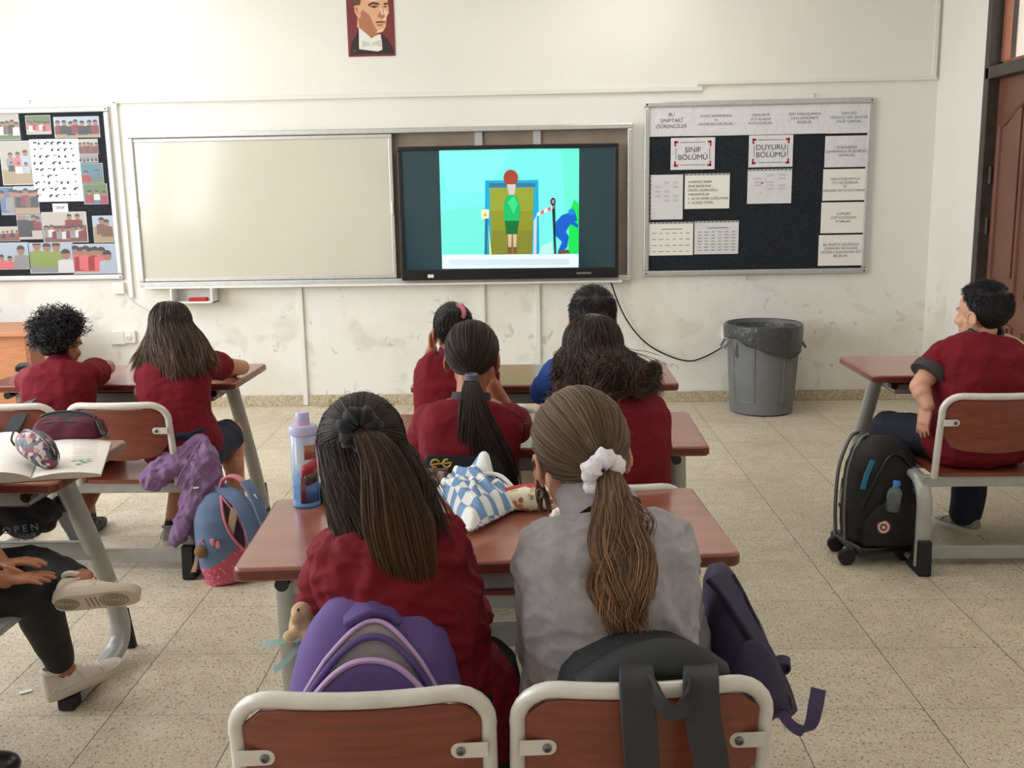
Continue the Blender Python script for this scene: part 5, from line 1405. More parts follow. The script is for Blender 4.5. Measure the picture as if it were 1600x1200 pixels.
def short_boy():
    K = kid('boy with short black hair and blue sleeves nearest the screen', dict(pelvis=at(926, 3.91, .50), neck=A(926, 556, 3.94), chest=A(926, 610, 3.85), shL=A(870, 584, 3.92), shR=A(984, 584, 3.92), head=A(926, 497, 3.96), hs=1.1, hrot=(0, .05, 0),
        elL=A(848, 612, 4.02), wrL=A(880, 600, 4.2), elR=A(1005, 612, 4.02), wrR=A(960, 600, 4.2), skin=m_skin2, sleeve='long', shirt=m_blue, topname='hoodie', collar=m_blue, group=GR), 6)
    rs = np.random.default_rng(6)
    s, c = short_hair(K, 3400, rs, (24, 22, 24), .02, 1.06, .3)
    finish_hair(K, 'hair', [s], [c], 5, .0013, (20, 18, 20), 1.055)
    P = K['J']; v = MB(); torso(v, P, .026, flare=.25, top=.9, w=1.0); me = remesh(v, .008, 4); displace(me, folds(3, .006)); link_mesh('maroon_vest', me, m_mar, K['root'])
short_boy()

def curly_boy():
    K = kid('boy with curly black hair leaning on the desk at the left', dict(pelvis=at(90, 4.02, .50), neck=A(94, 574, 4.10), chest=A(88, 630, 3.97), shL=A(55, 590, 4.06), shR=A(137, 586, 4.10), head=A(94, 536, 4.16), hs=.98, hrot=(-.4, .3, 0),
        elL=A(38, 606, 4.28), wrL=A(60, 592, 4.42), elR=A(168, 574, 4.38), wrR=A(120, 588, 4.40), skin=m_skin2, shirt=m_mar, slen=.45, pants='short', w=1.0, knR=A(176, 692, 4.3), anR=A(124, 810, 3.93), toeR=(.5, -.1, -.85), upR=(.1, 1, .05), group=GR), 7)
    rs = np.random.default_rng(7); st = []; co = []
    for d in scalp_dirs(900, rs, -.5):
        p = skull(K, d, 1.02); nn = (p-K['head']).normalized(); x, y = frame_from(nn); L = rs.uniform(.02, .06)*(1.25 if d.z > .1 else .8); r = rs.uniform(.006, .012); tn = rs.uniform(1.2, 2.4); ph = rs.uniform(0, 6.28)
        sag = rs.uniform(0, .02); sw = x*rs.normal()*.012+y*rs.normal()*.012
        st.append([p+nn*(L*t)+x*(r*math.cos(ph+tn*2*PI*t)*min(1, t*3))+y*(r*math.sin(ph+tn*2*PI*t)*min(1, t*3))+sw*t*t-V((0, 0, sag*t*t)) for t in np.linspace(0, 1, 20)])
        q = jitcol((30, 29, 33), rs, .3); co.append((q, q))
    finish_hair(K, 'hair', [st], [co], 20, .0016, (20, 19, 22), 1.16)
curly_boy()

def long_girl():
    K = kid('girl with long straight brown hair resting her arm on the left desk', dict(pelvis=at(280, 4.02, .50), neck=A(272, 556, 4.10), chest=A(270, 630, 3.98), shL=A(238, 578, 4.06), shR=A(322, 570, 4.10), head=A(268, 512, 4.13), hs=.98, hrot=(.0, .12, 0),
        elL=A(222, 612, 4.2), wrL=A(255, 597, 4.36), elR=A(378, 574, 4.40), wrR=A(330, 586, 4.40), skin=m_skin, slen=.42, shirt=m_mar, pants='short', knR=A(362, 676, 4.30), anR=A(374, 828, 4.30), knL=A(292, 690, 4.32), anL=A(268, 822, 4.16), shoes=SHOE_GREY, sock=.11, leg=.95, group=GR), 8)
    rs = np.random.default_rng(8)
    def endf(az, rs):
        u = (az+1.9)/3.8
        return A(214+u*118+rs.normal()*5, 572+12*math.sin(u*PI)+rs.normal()*6, 3.945+.07*abs(az)/2-.015*rs.uniform())
    s, c = loose_hair(K, 1500, rs, endf, (60, 46, 40), (96, 72, 56), nk=18, wave=.004, puff=1.09)
    finish_hair(K, 'hair', [s], [c], 18, .0017, (44, 33, 29), 1.05)
long_girl()

def door_boy():
    K = kid('boy in maroon polo beside the door, hand on hip, looking left', dict(pelvis=at(1532, 4.05, .50), neck=A(1536, 524, 4.10), chest=A(1534, 620, 4.0), shL=A(1474, 556, 4.07), shR=A(1602, 556, 4.12), head=A(1536, 488, 4.10), hs=1.1, hrot=(.62, .06, 0),
        elL=A(1436, 604, 4.02), wrL=A(1450, 634, 3.97), handL=dict(d=(-.12, .08, -.8), pn=(.8, .3, 0), curl=.25, side=1, s=1.0, spread=.16), elR=A(1630, 640, 4.12), wrR=A(1600, 620, 4.3), skin=m_skin3, w=1.32, collar=m_collar, sleeve_band=m_collar, slen=.62, shirt=m_mar, fold=.007,
        knL=A(1388, 672, 4.32), anL=A(1352, 826, 4.42), knR=A(1524, 690, 4.42), anR=A(1508, 806, 4.36), toeR=(-.55, .8, 0), shoes=SHOE_GREY, leg=1.12, vox=.0038, inf=.014, arm=1.1, group=GR), 9)
    rs = np.random.default_rng(9)
    s, c = short_hair(K, 3400, rs, (24, 22, 26), .02, 1.04, .3)
    finish_hair(K, 'hair', [s], [c], 5, .0014, (20, 18, 21), 1.035)
door_boy()

def leg_person():
    K = kid('person at the left edge in black leggings and white sneakers, legs crossed', dict(pelvis=V((-1.80, 2.46, .50)), neck=V((-1.70, 2.46, .98)), chest=V((-1.80, 2.46, .75)), shL=V((-1.71, 2.60, .91)), shR=V((-1.71, 2.32, .91)), yaw=-PI/2, head=V((-1.66, 2.46, 1.08)), hrot=(-PI/2, .1, 0),
        elL=V((-1.68, 2.68, .68)), wrL=A(2, 882, 2.60), handL=dict(d=(1, .1, .12), pn=(.1, -.1, -1), curl=.28, spread=.16), elR=V((-1.72, 2.30, .66)), wrR=A(8, 906, 2.55), handR=dict(d=(1, .15, .06), pn=(.05, .1, -1), curl=.22, spread=.2), skin=m_skin2, shirt=m_mar, sleeve='short',
        knR=A(52, 930, 2.66), anR=A(100, 1046, 2.80), toeR=(.75, .62, .16), knL=A(44, 884, 2.86), anL=A(132, 908, 2.66), toeL=(1, .12, .06), upL=(-.05, .8, .6), pants='tight', pmat=m_blk, shoes=SHOE_WHITE, shoeL=.235, sockm=m_skin2, sock=.03, tread=-1, vox=.0032, pfold=.004), 10)
    rs = np.random.default_rng(10)
    s, c = short_hair(K, 900, rs, (30, 26, 26), .03, 1.04, .3); finish_hair(K, 'hair', [s], [c], 5, .0016, (24, 21, 21), 1.06)
leg_person()
# ------------------------------------------------------------------ bags
class Bag:
    """soft box: stacked superellipse rings along a leaning axis"""
    def __init__(s, base, U, R, prof, n=3.2):
        s.b = V(base); s.U = V(U).normalized(); R = V(R); s.R = (R-s.U*R.dot(s.U)).normalized(); s.D = s.R.cross(s.U).normalized()
        s.prof = prof; s.n = n
    def wd(s, h):
        P = s.prof
        for a, b in zip(P[:-1], P[1:]):
            if a[0] <= h <= b[0]:
                t = (h-a[0])/(b[0]-a[0]+1e-9); return a[1]+(b[1]-a[1])*t, a[2]+(b[2]-a[2])*t
        return (P[0][1:] if h < P[0][0] else P[-1][1:])
    def axis(s, h): return s.b+s.U*h
    def front(s, u, h, off=0.):
        w, d = s.wd(h); y = d*(1-min(1, abs(u))**s.n)**(1/s.n)
        return s.axis(h)+s.R*(u*w)+s.D*(y+off)
    def body(s, name, mats, parent, seed=1, amp=.006, k=40, mfun=None, vox=None):
        mb = MB(); rings = []; n = 44
        hs_ = np.linspace(s.prof[0][0], s.prof[-1][0], k)
        for h in hs_:
            w, d = s.wd(h); rg = []
            for i in range(n):
                t = 2*PI*i/n; ct, st = math.cos(t), math.sin(t)
                x = w*math.copysign(abs(ct)**(2/s.n), ct); y = d*math.copysign(abs(st)**(2/s.n), st)
                p = s.axis(h)+s.R*x+s.D*y
                q = noise.noise(p*9+V((seed*3, 0, 0)))*amp+noise.noise(p*26+V((0, seed*5, 0)))*amp*.35
                rg.append(p+(s.R*x+s.D*y).normalized()*q)
            rings.append(rg)
        mb.loft(rings)
        if mfun:
            for i, f in enumerate(mb.f):
                c = sum((mb.v[j] for j in f), V())/len(f)-s.b
                mb.mi[i] = mfun(c.dot(s.R), c.dot(s.D), c.dot(s.U))
        return mb.build(name, mats, parent, ang=60)
    def patch(s, name, m, parent, h0, h1, off=.004, nu=24, nv=14, umax=.93, th=.004):
        """a panel lying on the front between two height curves"""
        mb = MB(); vs = []; fs = []
        for i in range(nu+1):
            u = -umax+2*umax*i/nu
            a, b = h0(u), h1(u); b = max(a+.002, b)
            for j in range(nv+1): vs.append(s.front(u, a+(b-a)*j/nv, off+.002*noise.noise(V((u*3, j*.4, 1)))))
        for i in range(nu):
            for j in range(nv): q = i*(nv+1)+j; fs.append((q, q+nv+1, q+nv+2, q+1))
        mb.add(vs, fs); o = mb.build(name, m, parent, ang=60)
        sm = o.modifiers.new('s', 'SOLIDIFY'); sm.thickness = th; sm.offset = 0
        return o
    def line(s, hfun, off=.006, umax=.93, n=30): return [s.front(-umax+2*umax*i/n, hfun(-umax+2*umax*i/n), off) for i in range(n+1)]
def arch(hb, ht, p=2.): return lambda u: hb+(ht-hb)*max(0, 1-abs(u)**p)
def fab(name, c, rough=.85, v=.1): return mat(name, c, rough, bump=(420, .5, .0015), var=(14, v))

# purple bag behind the nearest girl
m_pur = fab('purple bag fabric', (100, 80, 140)); m_pur2 = fab('purple bag pocket', (94, 74, 134)); m_gmesh = fab('grey mauve mesh', (150, 136, 140)); m_pip = mat('pale lilac piping', (190, 160, 204), .5)
def purple_bag():
    b0 = V((-.325, 1.635, .435)); t = thing('backpack', 'purple backpack with grey panel wedged behind the nearest left girl', 'backpack', b0, 'school bags')
    prof = [(0, .10, .05), (.015, .14, .07), (.06, .155, .085), (.2, .155, .088), (.28, .142, .08), (.33, .12, .07), (.365, .092, .056), (.388, .06, .04), (.398, .025, .02)]
    g = Bag(b0, (.03, .22, 1), (1, .08, 0), prof, 2.8); g.body('bag_body', m_pur, t, 1, .005)
    o1 = arch(.12, .345, 2.2); i1 = arch(.10, .285, 2.4)
    g.patch('grey_panel', m_gmesh, t, lambda u: .1, o1, .005, umax=.86)
    g.patch('front_pocket', m_pur2, t, lambda u: .012, i1, .022, umax=.88, th=.02)
    MB().tube(g.line(o1, .009, .87), .0042, 8).build('piping', m_pip, t); MB().tube(g.line(i1, .03, .89), .0055, 8).build('piping', m_pip, t)
    MB().tube(g.line(arch(.105, .32, 2.2), .012, .82), .006, 8).build('zip', m_pur2, t)
    p0, p1 = g.front(-.5, .345, -.01), g.front(.45, .345, -.015); 
    MB().ribbon(catmull([p0, p0+V((.03, .0, .018)), (p0+p1)/2+V((0, .0, .026)), p1+V((-.02, 0, .02)), p1], 6), .05, .016, V((0, 1, .5))).build('top_handle', m_pur2, t, ang=50, bevel=.004)
    ch = MB(); c = g.front(.45, .06, .04); ch.tube([c+V((.014*math.cos(a), 0, .014*math.sin(a))) for a in [2*PI*i/16 for i in range(16)]], .0016, 6, closed=True); ch.build('key_ring', m_bolt, t)
    for q in (-1, 1):
        MB().ribbon(catmull([g.axis(.3)+g.R*q*.07-g.D*.07, g.axis(.2)+g.R*q*.1-g.D*.12, g.axis(.06)+g.R*q*.13-g.D*.09], 6), .05, .012, g.R).build('shoulder_strap', m_pur2, t, ang=50)
purple_bag()
# plush and ribbons beside it
def plush():
    m_pl = mat('beige plush', (196, 164, 128), .95, bump=(300, .8, .003), sheen=.3); m_t = mat('pale turquoise ribbon', (150, 184, 180), .6)
    c = A(468, 985, 1.74); t = thing('plush_toy', 'beige plush toy hanging beside the purple backpack', 'plush toy', c)
    mb = MB(); mb.ell(A(473, 980, 1.73), (.026, .024, .034)); mb.ell(A(471, 957, 1.73), (.02, .02, .02))
    mb.tube([A(468, 958, 1.72), A(462, 966, 1.71)], .010, 10); mb.ell(A(462, 967, 1.71), (.011, .011, .011)); mb.tube([A(470, 985, 1.71), A(455, 995, 1.70)], [.013, .013], 10); mb.ell(A(454, 996, 1.70), (.015, .014, .014)); mb.tube([A(478, 985, 1.71), A(482, 1002, 1.70)], .013, 10)
    link_mesh('plush_body', remesh(mb, .004, 3), m_pl, t)
    e = MB(); e.ell(A(466, 953, 1.708), (.003, .003, .003), None, 8, 6); e.build('eye', m_black, t)
    MB().ribbon([A(480, 995, 1.70), A(455, 1000, 1.69), A(432, 1003, 1.69), A(410, 1007, 1.70)], .010, .002, V((0, .4, 1))).build('ribbon', m_t, t)
    MB().ribbon([A(474, 1000, 1.71), A(450, 1030, 1.69), A(428, 1048, 1.69)], .010, .002, V((0, .4, 1))).build('ribbon', m_t, t)
plush()

# black bag hung over the nearest right chair back
m_bb = fab('black bag nylon', (42, 44, 48), .72); m_bb2 = fab('black strap webbing', (46, 46, 49), .75)
def black_bag():
    b0 = V((.145, 1.63, .43)); t = thing('backpack', 'black backpack with two wide straps over the nearest right chair back', 'backpack', b0, 'school bags')
    prof = [(0, .10, .045), (.02, .135, .07), (.1, .145, .08), (.2, .145, .075), (.26, .135, .065), (.295, .11, .055), (.318, .07, .04), (.328, .03, .02)]
    g = Bag(b0, (0, .1, 1), (1, .05, 0), prof, 2.8); g.body('bag_body', m_bb, t, 2, .006)
    MB().tube(g.line(arch(.24, .31, 2.5), .004, .8), .005, 8).build('zip', m_black, t)
    # padded yoke over the chair back
    y = MB(); k = [A(898, 1056, 1.55), A(935, 1028, 1.55), A(985, 1003, 1.555), A(1045, 994, 1.555), A(1100, 1008, 1.55), A(1140, 1038, 1.545)]
    P = catmull(k, 6); rings = []
    for i, p in enumerate(P):
        u = i/(len(P)-1); f = math.sin(PI*u)**.5*.8+.2
        q = [p+V((0, .015, 0)), p+V((0, -.02, -.006)), p+V((0, -.045*f, -.05*f)), p+V((0, -.035*f, -.062*f)), p+V((0, .03, -.055*f))]
        rings.append(q)
    y.loft(rings).build('padded_yoke', m_bb, t, sub=2, ang=80)
    cy = 1.458
    for (xa, xb, xc, xd) in ((966, 1024, 970, 1036), (1066, 1124, 1082, 1142)):
        # each wide strap drops behind the chair back
        top = A((xa+xb)/2, 1045, 1.52); p1 = A((xa+xb)/2, 1063, 1.464); p2 = A((xa+xb)/2+3, 1120, 1.446); p3 = A((xc+xd)/2, 1200, 1.44); p4 = p3+V((.005, .0, -.10)); p5 = p4+V((0, .06, -.06))
        w = (xb-xa)/F*1.5
        pts = catmull([top+V((0, .05, -.0)), top, p1, p2, p3, p4, p5], 5)
        MB().ribbon(pts, w, .012, V((1, 0, 0))).build('shoulder_strap', m_bb2, t, ang=50, bevel=.003)
    lp = catmull([A(1012, 1058, 1.47), A(1022, 1075, 1.452), A(1030, 1095, 1.442), A(1048, 1113, 1.436), A(1066, 1108, 1.436), A(1076, 1085, 1.445), A(1076, 1060, 1.47)], 5)
    MB().ribbon(lp, .022, .005, V((.0, .25, 1))).build('carry_loop', m_bb2, t, ang=50)
black_bag()

# dark violet bag hanging from the right end of the nearest desk
m_vi = fab('dark violet nylon', (44, 36, 62), .7); m_vi2 = fab('violet strap', (74, 60, 98), .7); m_nv = fab('navy back padding', (20, 22, 36), .8)
def violet_bag():
    b0 = A(1175, 1130, 1.82); top = A(1118, 880, 1.95); U = (top-b0)
    t = thing('backpack', 'dark violet backpack hanging at the right end of the nearest desk', 'backpack', b0, 'school bags')
    L = U.length
    prof = [(0, .035, .05), (.02, .058, .09), (.1*L, .066, .125), (.35*L, .062, .13), (.6*L, .05, .115), (.8*L, .036, .09), (.93*L, .024, .06), (L, .01, .02)]
    g = Bag(b0, U, (1, .15, .2), prof, 2.6); g.body('bag_body', m_vi, t, 3, .007)
    MB().tube([g.axis(h)+g.R*(g.wd(h)[0]*.6)+g.D*g.wd(h)[1]*.86 for h in np.linspace(.06*L, .9*L, 14)], .004, 8).build('zip', m_nv, t)
    g.patch('front_pocket', m_vi, t, lambda u: .05*L, arch(.1*L, .5*L, 2.2), .008, umax=.8, th=.014)
    s1 = catmull([A(1112, 900, 1.86), A(1135, 925, 1.84), A(1168, 975, 1.80), A(1200, 1030, 1.77), A(1224, 1080, 1.75), A(1236, 1118, 1.74)], 6)
    MB().ribbon(s1, .042, .014, V((.6, .9, .1))).build('shoulder_strap', m_vi, t, ang=50, bevel=.004)
    MB().ribbon(catmull([A(1190, 1040, 1.80), A(1205, 1036, 1.79), A(1222, 1031, 1.785), A(1233, 1036, 1.78), A(1228, 1046, 1.785), A(1205, 1050, 1.80)], 5), .022, .004, V((.1, 1, .35))).build('strap_loop', m_vi, t, ang=50)
    bk = MB(); c = A(1222, 1100, 1.74); bk.tube([c+V((.016*math.cos(a), .004*math.sin(a), .02*math.sin(a))) for a in [2*PI*i/14 for i in range(14)]], .005, 8, closed=True); bk.build('buckle', m_black, t)
    P = catmull([A(1214, 1090, 1.74), A(1222, 1115, 1.72), A(1240, 1136, 1.70), A(1258, 1142, 1.69), A(1268, 1130, 1.68), A(1274, 1105, 1.68), A(1279, 1076, 1.69)], 6)
    MB().ribbon(P, [.016+.01*min(1, i/len(P)*1.2) for i in range(len(P))], .003, [V((.9, .3, .5))*(1-i/len(P))+V((1, -.2, .1))*(i/len(P)) for i in range(len(P))]).build('webbing_strap', m_vi2, t, ang=50)
violet_bag()

# trolley bag on the right
m_tb = fab('black trolley fabric', (20, 21, 25), .75, .2); m_rail = mat('grey trolley rail', (120, 122, 124), .35, .6)
def trolley():
    b0 = V((1.335, 4.06, .055)); t = thing('trolley_backpack', 'black wheeled trolley backpack with a clear bottle beside the right desk', 'backpack', V((b0.x, b0.y, 0)), 'school bags')
    prof = [(0, .11, .08), (.015, .135, .105), (.08, .142, .115), (.22, .142, .12), (.32, .134, .115), (.38, .115, .1), (.42, .085, .075), (.445, .045, .04)]
    g = Bag(b0, (.05, .1, 1), (1, .22, 0), prof, 3.); g.body('bag_body', m_tb, t, 4, .008)
    g.patch('front_pocket', m_tb, t, lambda u: .02, arch(.05, .2, 3), .02, umax=.85, th=.03)
    MB().tube(g.line(arch(.06, .385, 2.6), .006, .86), .005, 8).build('zip', m_black, t)
    m_cy = mat('cyan trim', (34, 116, 150), .5)
    MB().ribbon([g.front(-.78, .36, .012), g.front(-.86, .3, .012), g.front(-.9, .24, .012)], .02, .005, g.R).build('cyan_tab', m_cy, t)
    st = MB()
    for i in range(9):
        h = .33-.012*i; st.box(g.front(.52+.012*i, h, .008), (.016, .004, .006))
    st.build('cyan_print', m_cy, t)
    # rails, base and wheels on the left side
    for dd in (-.05, .03):
        a = g.axis(.0)-g.R*.138-g.D*(.03-dd); c = g.axis(.42)-g.R*.085-g.D*(.06-dd)
        MB().tube(catmull([a, g.axis(.14)-g.R*.143-g.D*(.04-dd), g.axis(.3)-g.R*.132-g.D*(.05-dd), c, c+V((.04, .02, .02))], 6), .008, 8).build('trolley_rail', m_rail, t)
    bs = MB(); bs.box(g.axis(.01), (.29, .24, .035), Matrix.Rotation(.22, 3, 'Z')); bs.build('base_tray', m_black, t, bevel=.012)
    gr = MB()
    for i in range(10): gr.box(g.front(-.75+.13*i, .012, .01)-V((0, 0, .012)), (.022, .014, .03))
    gr.build('base_teeth', m_black, t, bevel=.003)
    for q in (-1, 1):
        c = V((b0.x-.15, b0.y-.03+.08*q, .034)); w = MB(); w.lathe([(.010, -.014), (.03, -.014), (.034, -.008), (.034, .008), (.03, .014), (.010, .014)], 24, c, Matrix.Rotation(PI/2, 3, 'X')); w.build('wheel', m_blackm, t)
        MB().tube([c+V((.0, 0, 0)), c+V((.05, 0, .03))], .009, 8).build('axle_arm', m_black, t)
    for q in (.05,): MB().box(V((b0.x+.1, b0.y-.02, .028)), (.04, .1, .056)).build('rubber_foot', m_blackm, t, bevel=.006)
    bd = MB(); c = g.front(-.42, .1, .034); Rr = Matrix.Rotation(PI/2-.08, 3, 'X') 
    for r0, r1, m in ((.022, .027, 0), (.0, .0, 1)):
        pass
    mr = [mat('badge coral', (206, 110, 96), .5), mat('badge white', (226, 218, 212), .5), mat('badge navy', (30, 38, 66), .5)]
    for r, z, m in ((.027, .002, 0), (.022, .003, 1), (.017, .004, 0), (.012, .005, 2)): bd.lathe([(r, 0), (r, z), (0, z)], 24, c, Rr, m)
    star = []
    for i in range(10): a = PI/2+2*PI*i/10; r = .0105 if i % 2 == 0 else .0045; star.append(c+Rr @ V((r*math.cos(a), r*math.sin(a), .0055)))
    bd.poly(star, .0006, (0, -1, .08), 1); bd.build('round_badge', mr, t)
    # side pocket with the bottle
    return g
g_tr = trolley()
def small_bottle():
    c = g_tr.front(-.2, .165, .03); t = thing('water_bottle', 'small clear bottle with blue cap in the trolley backpack pocket', 'bottle', c)
    R = Matrix.Rotation(.12, 3, 'Y')
    m_cl = mat('clear bottle plastic', (200, 214, 222), .08, trans=.85, spec=.6); m_cap = mat('blue cap', (60, 124, 204), .35)
    MB().lathe([(0, 0), (.024, .0), (.028, .006), (.028, .04), (.026, .045), (.028, .05), (.028, .075), (.022, .09), (.012, .1), (.011, .108)], 24, c, R).build('bottle_body', m_cl, t)
    MB().lathe([(.0, .106), (.0145, .106), (.0145, .122), (.013, .124), (0, .124)], 20, c, R).build('cap', m_cap, t)
small_bottle()

# blue and pink bag on the floor, left
m_sl = fab('slate blue denim', (98, 116, 146)); m_pk = mat('pink printed fabric', (196, 88, 104), .85, bump=(300, .4, .001)); m_pkt = mat('pink piping', (206, 120, 140), .6)
def pink_fabric(m):
    n = m.node_tree.nodes; l = m.node_tree.links; b = n['Principled BSDF']
    tc = n.new('ShaderNodeTexCoord'); v = n.new('ShaderNodeTexVoronoi'); v.inputs['Scale'].default_value = 85; mp = n.new('ShaderNodeMapping'); mp.inputs['Scale'].default_value = (.55, .55, 1.4)
    l.new(tc.outputs['Object'], mp.inputs[0]); l.new(mp.outputs[0], v.inputs['Vector'])
    r = n.new('ShaderNodeMapRange'); r.inputs['From Min'].default_value = .2; r.inputs['From Max'].default_value = .27; r.inputs['To Min'].default_value = 1; r.inputs['To Max'].default_value = 0
    l.new(v.outputs['Distance'], r.inputs['Value'])
    x = n.new('ShaderNodeMix'); x.data_type = 'RGBA'; x.inputs['A'].default_value = lin((190, 84, 102)); x.inputs['B'].default_value = lin((228, 168, 174)); l.new(r.outputs[0], x.inputs['Factor']); l.new(x.outputs['Result'], b.inputs['Base Color'])
pink_fabric(m_pk)
def floor_bag():
    b0 = V((-1.268, 3.85, .0)); t = thing('backpack', 'slate blue and pink backpack standing open on the floor', 'backpack', b0, 'school bags')
    prof = [(0, .10, .07), (.015, .128, .10), (.08, .136, .112), (.2, .13, .11), (.27, .118, .1), (.33, .092, .08), (.365, .055, .05), (.378, .02, .02)]
    g = Bag(b0, (-.16, -.02, 1), (1, .55, .05), prof, 2.7)
    g.body('bag_body', [m_sl, m_pk], t, 5, .007, mfun=lambda x, y, z: 1 if z < .125+.035*math.sin(x*14+.6)+.02*(1 if x > 0 else 0) else 0, k=170)
    # gaping zip mouth down the front
    mouth = MB(); L = []; R_ = []
    for i in range(15):
        tt = i/14; h = .36-.24*tt; wdt = .028*math.sin(PI*min(1, tt*1.05))**.8
        L.append(g.front(-.05+.3*tt-wdt/.12, h, .006)); R_.append(g.front(-.05+.3*tt+wdt/.12, h, .008))
    mouth.loft([[l_, r_, r_-g.D*.01, l_-g.D*.01] for l_, r_ in zip(L, R_)]); mouth.build('open_mouth', mat('dark pink lining', (64, 44, 52), .9), t)
    MB().tube(L, .0055, 8).build('zip_edge', m_pkt, t); MB().tube(R_, .0055, 8).build('zip_edge', m_pkt, t)
    bk = MB(); bk.box(g.front(.08, .26, .012), (.03, .012, .11), Matrix.Rotation(.25, 3, 'Y')); bk.build('folded_papers', mat('brown card', (170, 140, 112), .8), t, bevel=.003)
    P = catmull([g.front(.35, .34, -.02), g.front(.42, .385, .0), g.front(.5, .33, .05), g.front(.5, .22, .07), g.front(.45, .12, .055), g.front(.5, .06, .02)], 7)
    MB().ribbon(P, .05, .014, g.R).build('shoulder_strap', m_sl, t, ang=50, bevel=.004)
    P = catmull([A(382, 752, 3.78), A(394, 768, 3.76), A(408, 800, 3.74), A(418, 830, 3.74), A(412, 855, 3.76)], 7)
    MB().ribbon(P, .045, .014, V((.7, .7, 0))).build('shoulder_strap', m_sl, t, ang=50, bevel=.004)
    P = catmull([A(344, 768, 3.83), A(350, 748, 3.81), A(366, 744, 3.80), A(384, 756, 3.79), A(392, 778, 3.79)], 7)
    MB().ribbon(P, .028, .01, V((.3, 1, 0))).build('top_handle', m_pkt, t, ang=50, bevel=.003)
    wl = MB(); wl.box(A(398, 778, 3.75), (.018, .006, .03), Matrix.Rotation(-.4, 3, 'Y')); wl.build('white_tag', m_plast, t, bevel=.002)
    pk = MB(); 
    for q, z in ((-.62, .2), (-.5, .185)): pk.ell(g.front(q, z, .006), (.010, .005, .016))
    pk.build('charm_patch', m_pkt, t)
    return g
g_fb = floor_bag()
def charm():
    c = A(313, 862, 3.72); t = thing('bag_charm', 'brown pompom charm with tassel hanging on the blue and pink backpack', 'charm', c)
    m_br = mat('brown plush', (140, 104, 74), .95, bump=(220, 1, .004))
    MB().ell(c, (.024, .022, .026)).build('pompom', m_br, t)
    MB().tube(catmull([c+V((0, 0, .02)), A(312, 848, 3.72), A(318, 842, 3.73)], 5), .004, 6).build('cord', m_pkt, t)
    tt = MB()
    for i in range(9): tt.tube([A(306+.3*i, 868, 3.71), A(304+i*.5, 880, 3.705), A(299+i*.8, 894, 3.70)], .0022, 5)
    tt.build('tassel', mat('beige tassel', (196, 164, 140), .8), t)
charm()

# lilac hoodie on the seat back, left
m_li = fab('lilac sweat fabric', (136, 105, 143), .95, .08)
def hoodie():
    c = A(290, 760, 3.86); t = thing('hoodie', 'lilac hooded sweatshirt draped over the back of the left seat', 'hoodie', V((c.x, c.y, .3)))
    mb = MB()
    def T(pts, r): mb.tube([A(*p) for p in pts], r, 14); [mb.ell(A(*p), (q[0] if isinstance(q, tuple) else q,)*3, None, 12, 8) for p, q in ((pts[0], r[0]), (pts[-1], r[-1]))]
    T([(312, 690, 3.93), (296, 706, 3.89), (278, 722, 3.86), (250, 738, 3.83), (236, 750, 3.82)], [.032, .05, .058, .05, .042])
    T([(316, 692, 3.92), (322, 712, 3.86), (312, 735, 3.84), (296, 752, 3.83)], [.03, .05, .05, .04])
    T([(322, 708, 3.9), (330, 730, 3.88), (334, 750, 3.86), (326, 775, 3.85)], [.036, .042, .04, .036])
    T([(312, 742, 3.84), (306, 775, 3.83), (292, 812, 3.83), (275, 842, 3.83)], [.045, .05, .045, .035])
    T([(300, 800, 3.85), (306, 840, 3.86), (304, 872, 3.87)], [.03, .03, .02])
    T([(292, 722, 3.85), (300, 745, 3.82), (318, 760, 3.82)], [.03, .035, .03])
    me = remesh(mb, .0055, 5, .5)
    displace(me, folds(5, .017, 15, V((-.5, 0, 1)), .3, .5)); displace(me, folds(8, .008, 30, V((.6, 0, 1)), .35))
    link_mesh('sweatshirt', me, m_li, t)
    MB().tube(catmull([A(314, 690, 3.88), A(300, 712, 3.815), A(282, 742, 3.79), A(276, 760, 3.80)], 6), .004, 6).build('seam', m_li, t)
    MB().tube(catmull([A(332, 722, 3.84), A(316, 742, 3.80), A(298, 756, 3.79)], 6), .004, 6).build('seam', m_li, t)
    MB().box(A(306, 762, 3.785), (.022, .003, .006), Matrix.Rotation(-.1, 3, 'Y')).build('care_label', m_plast, t)
hoodie()

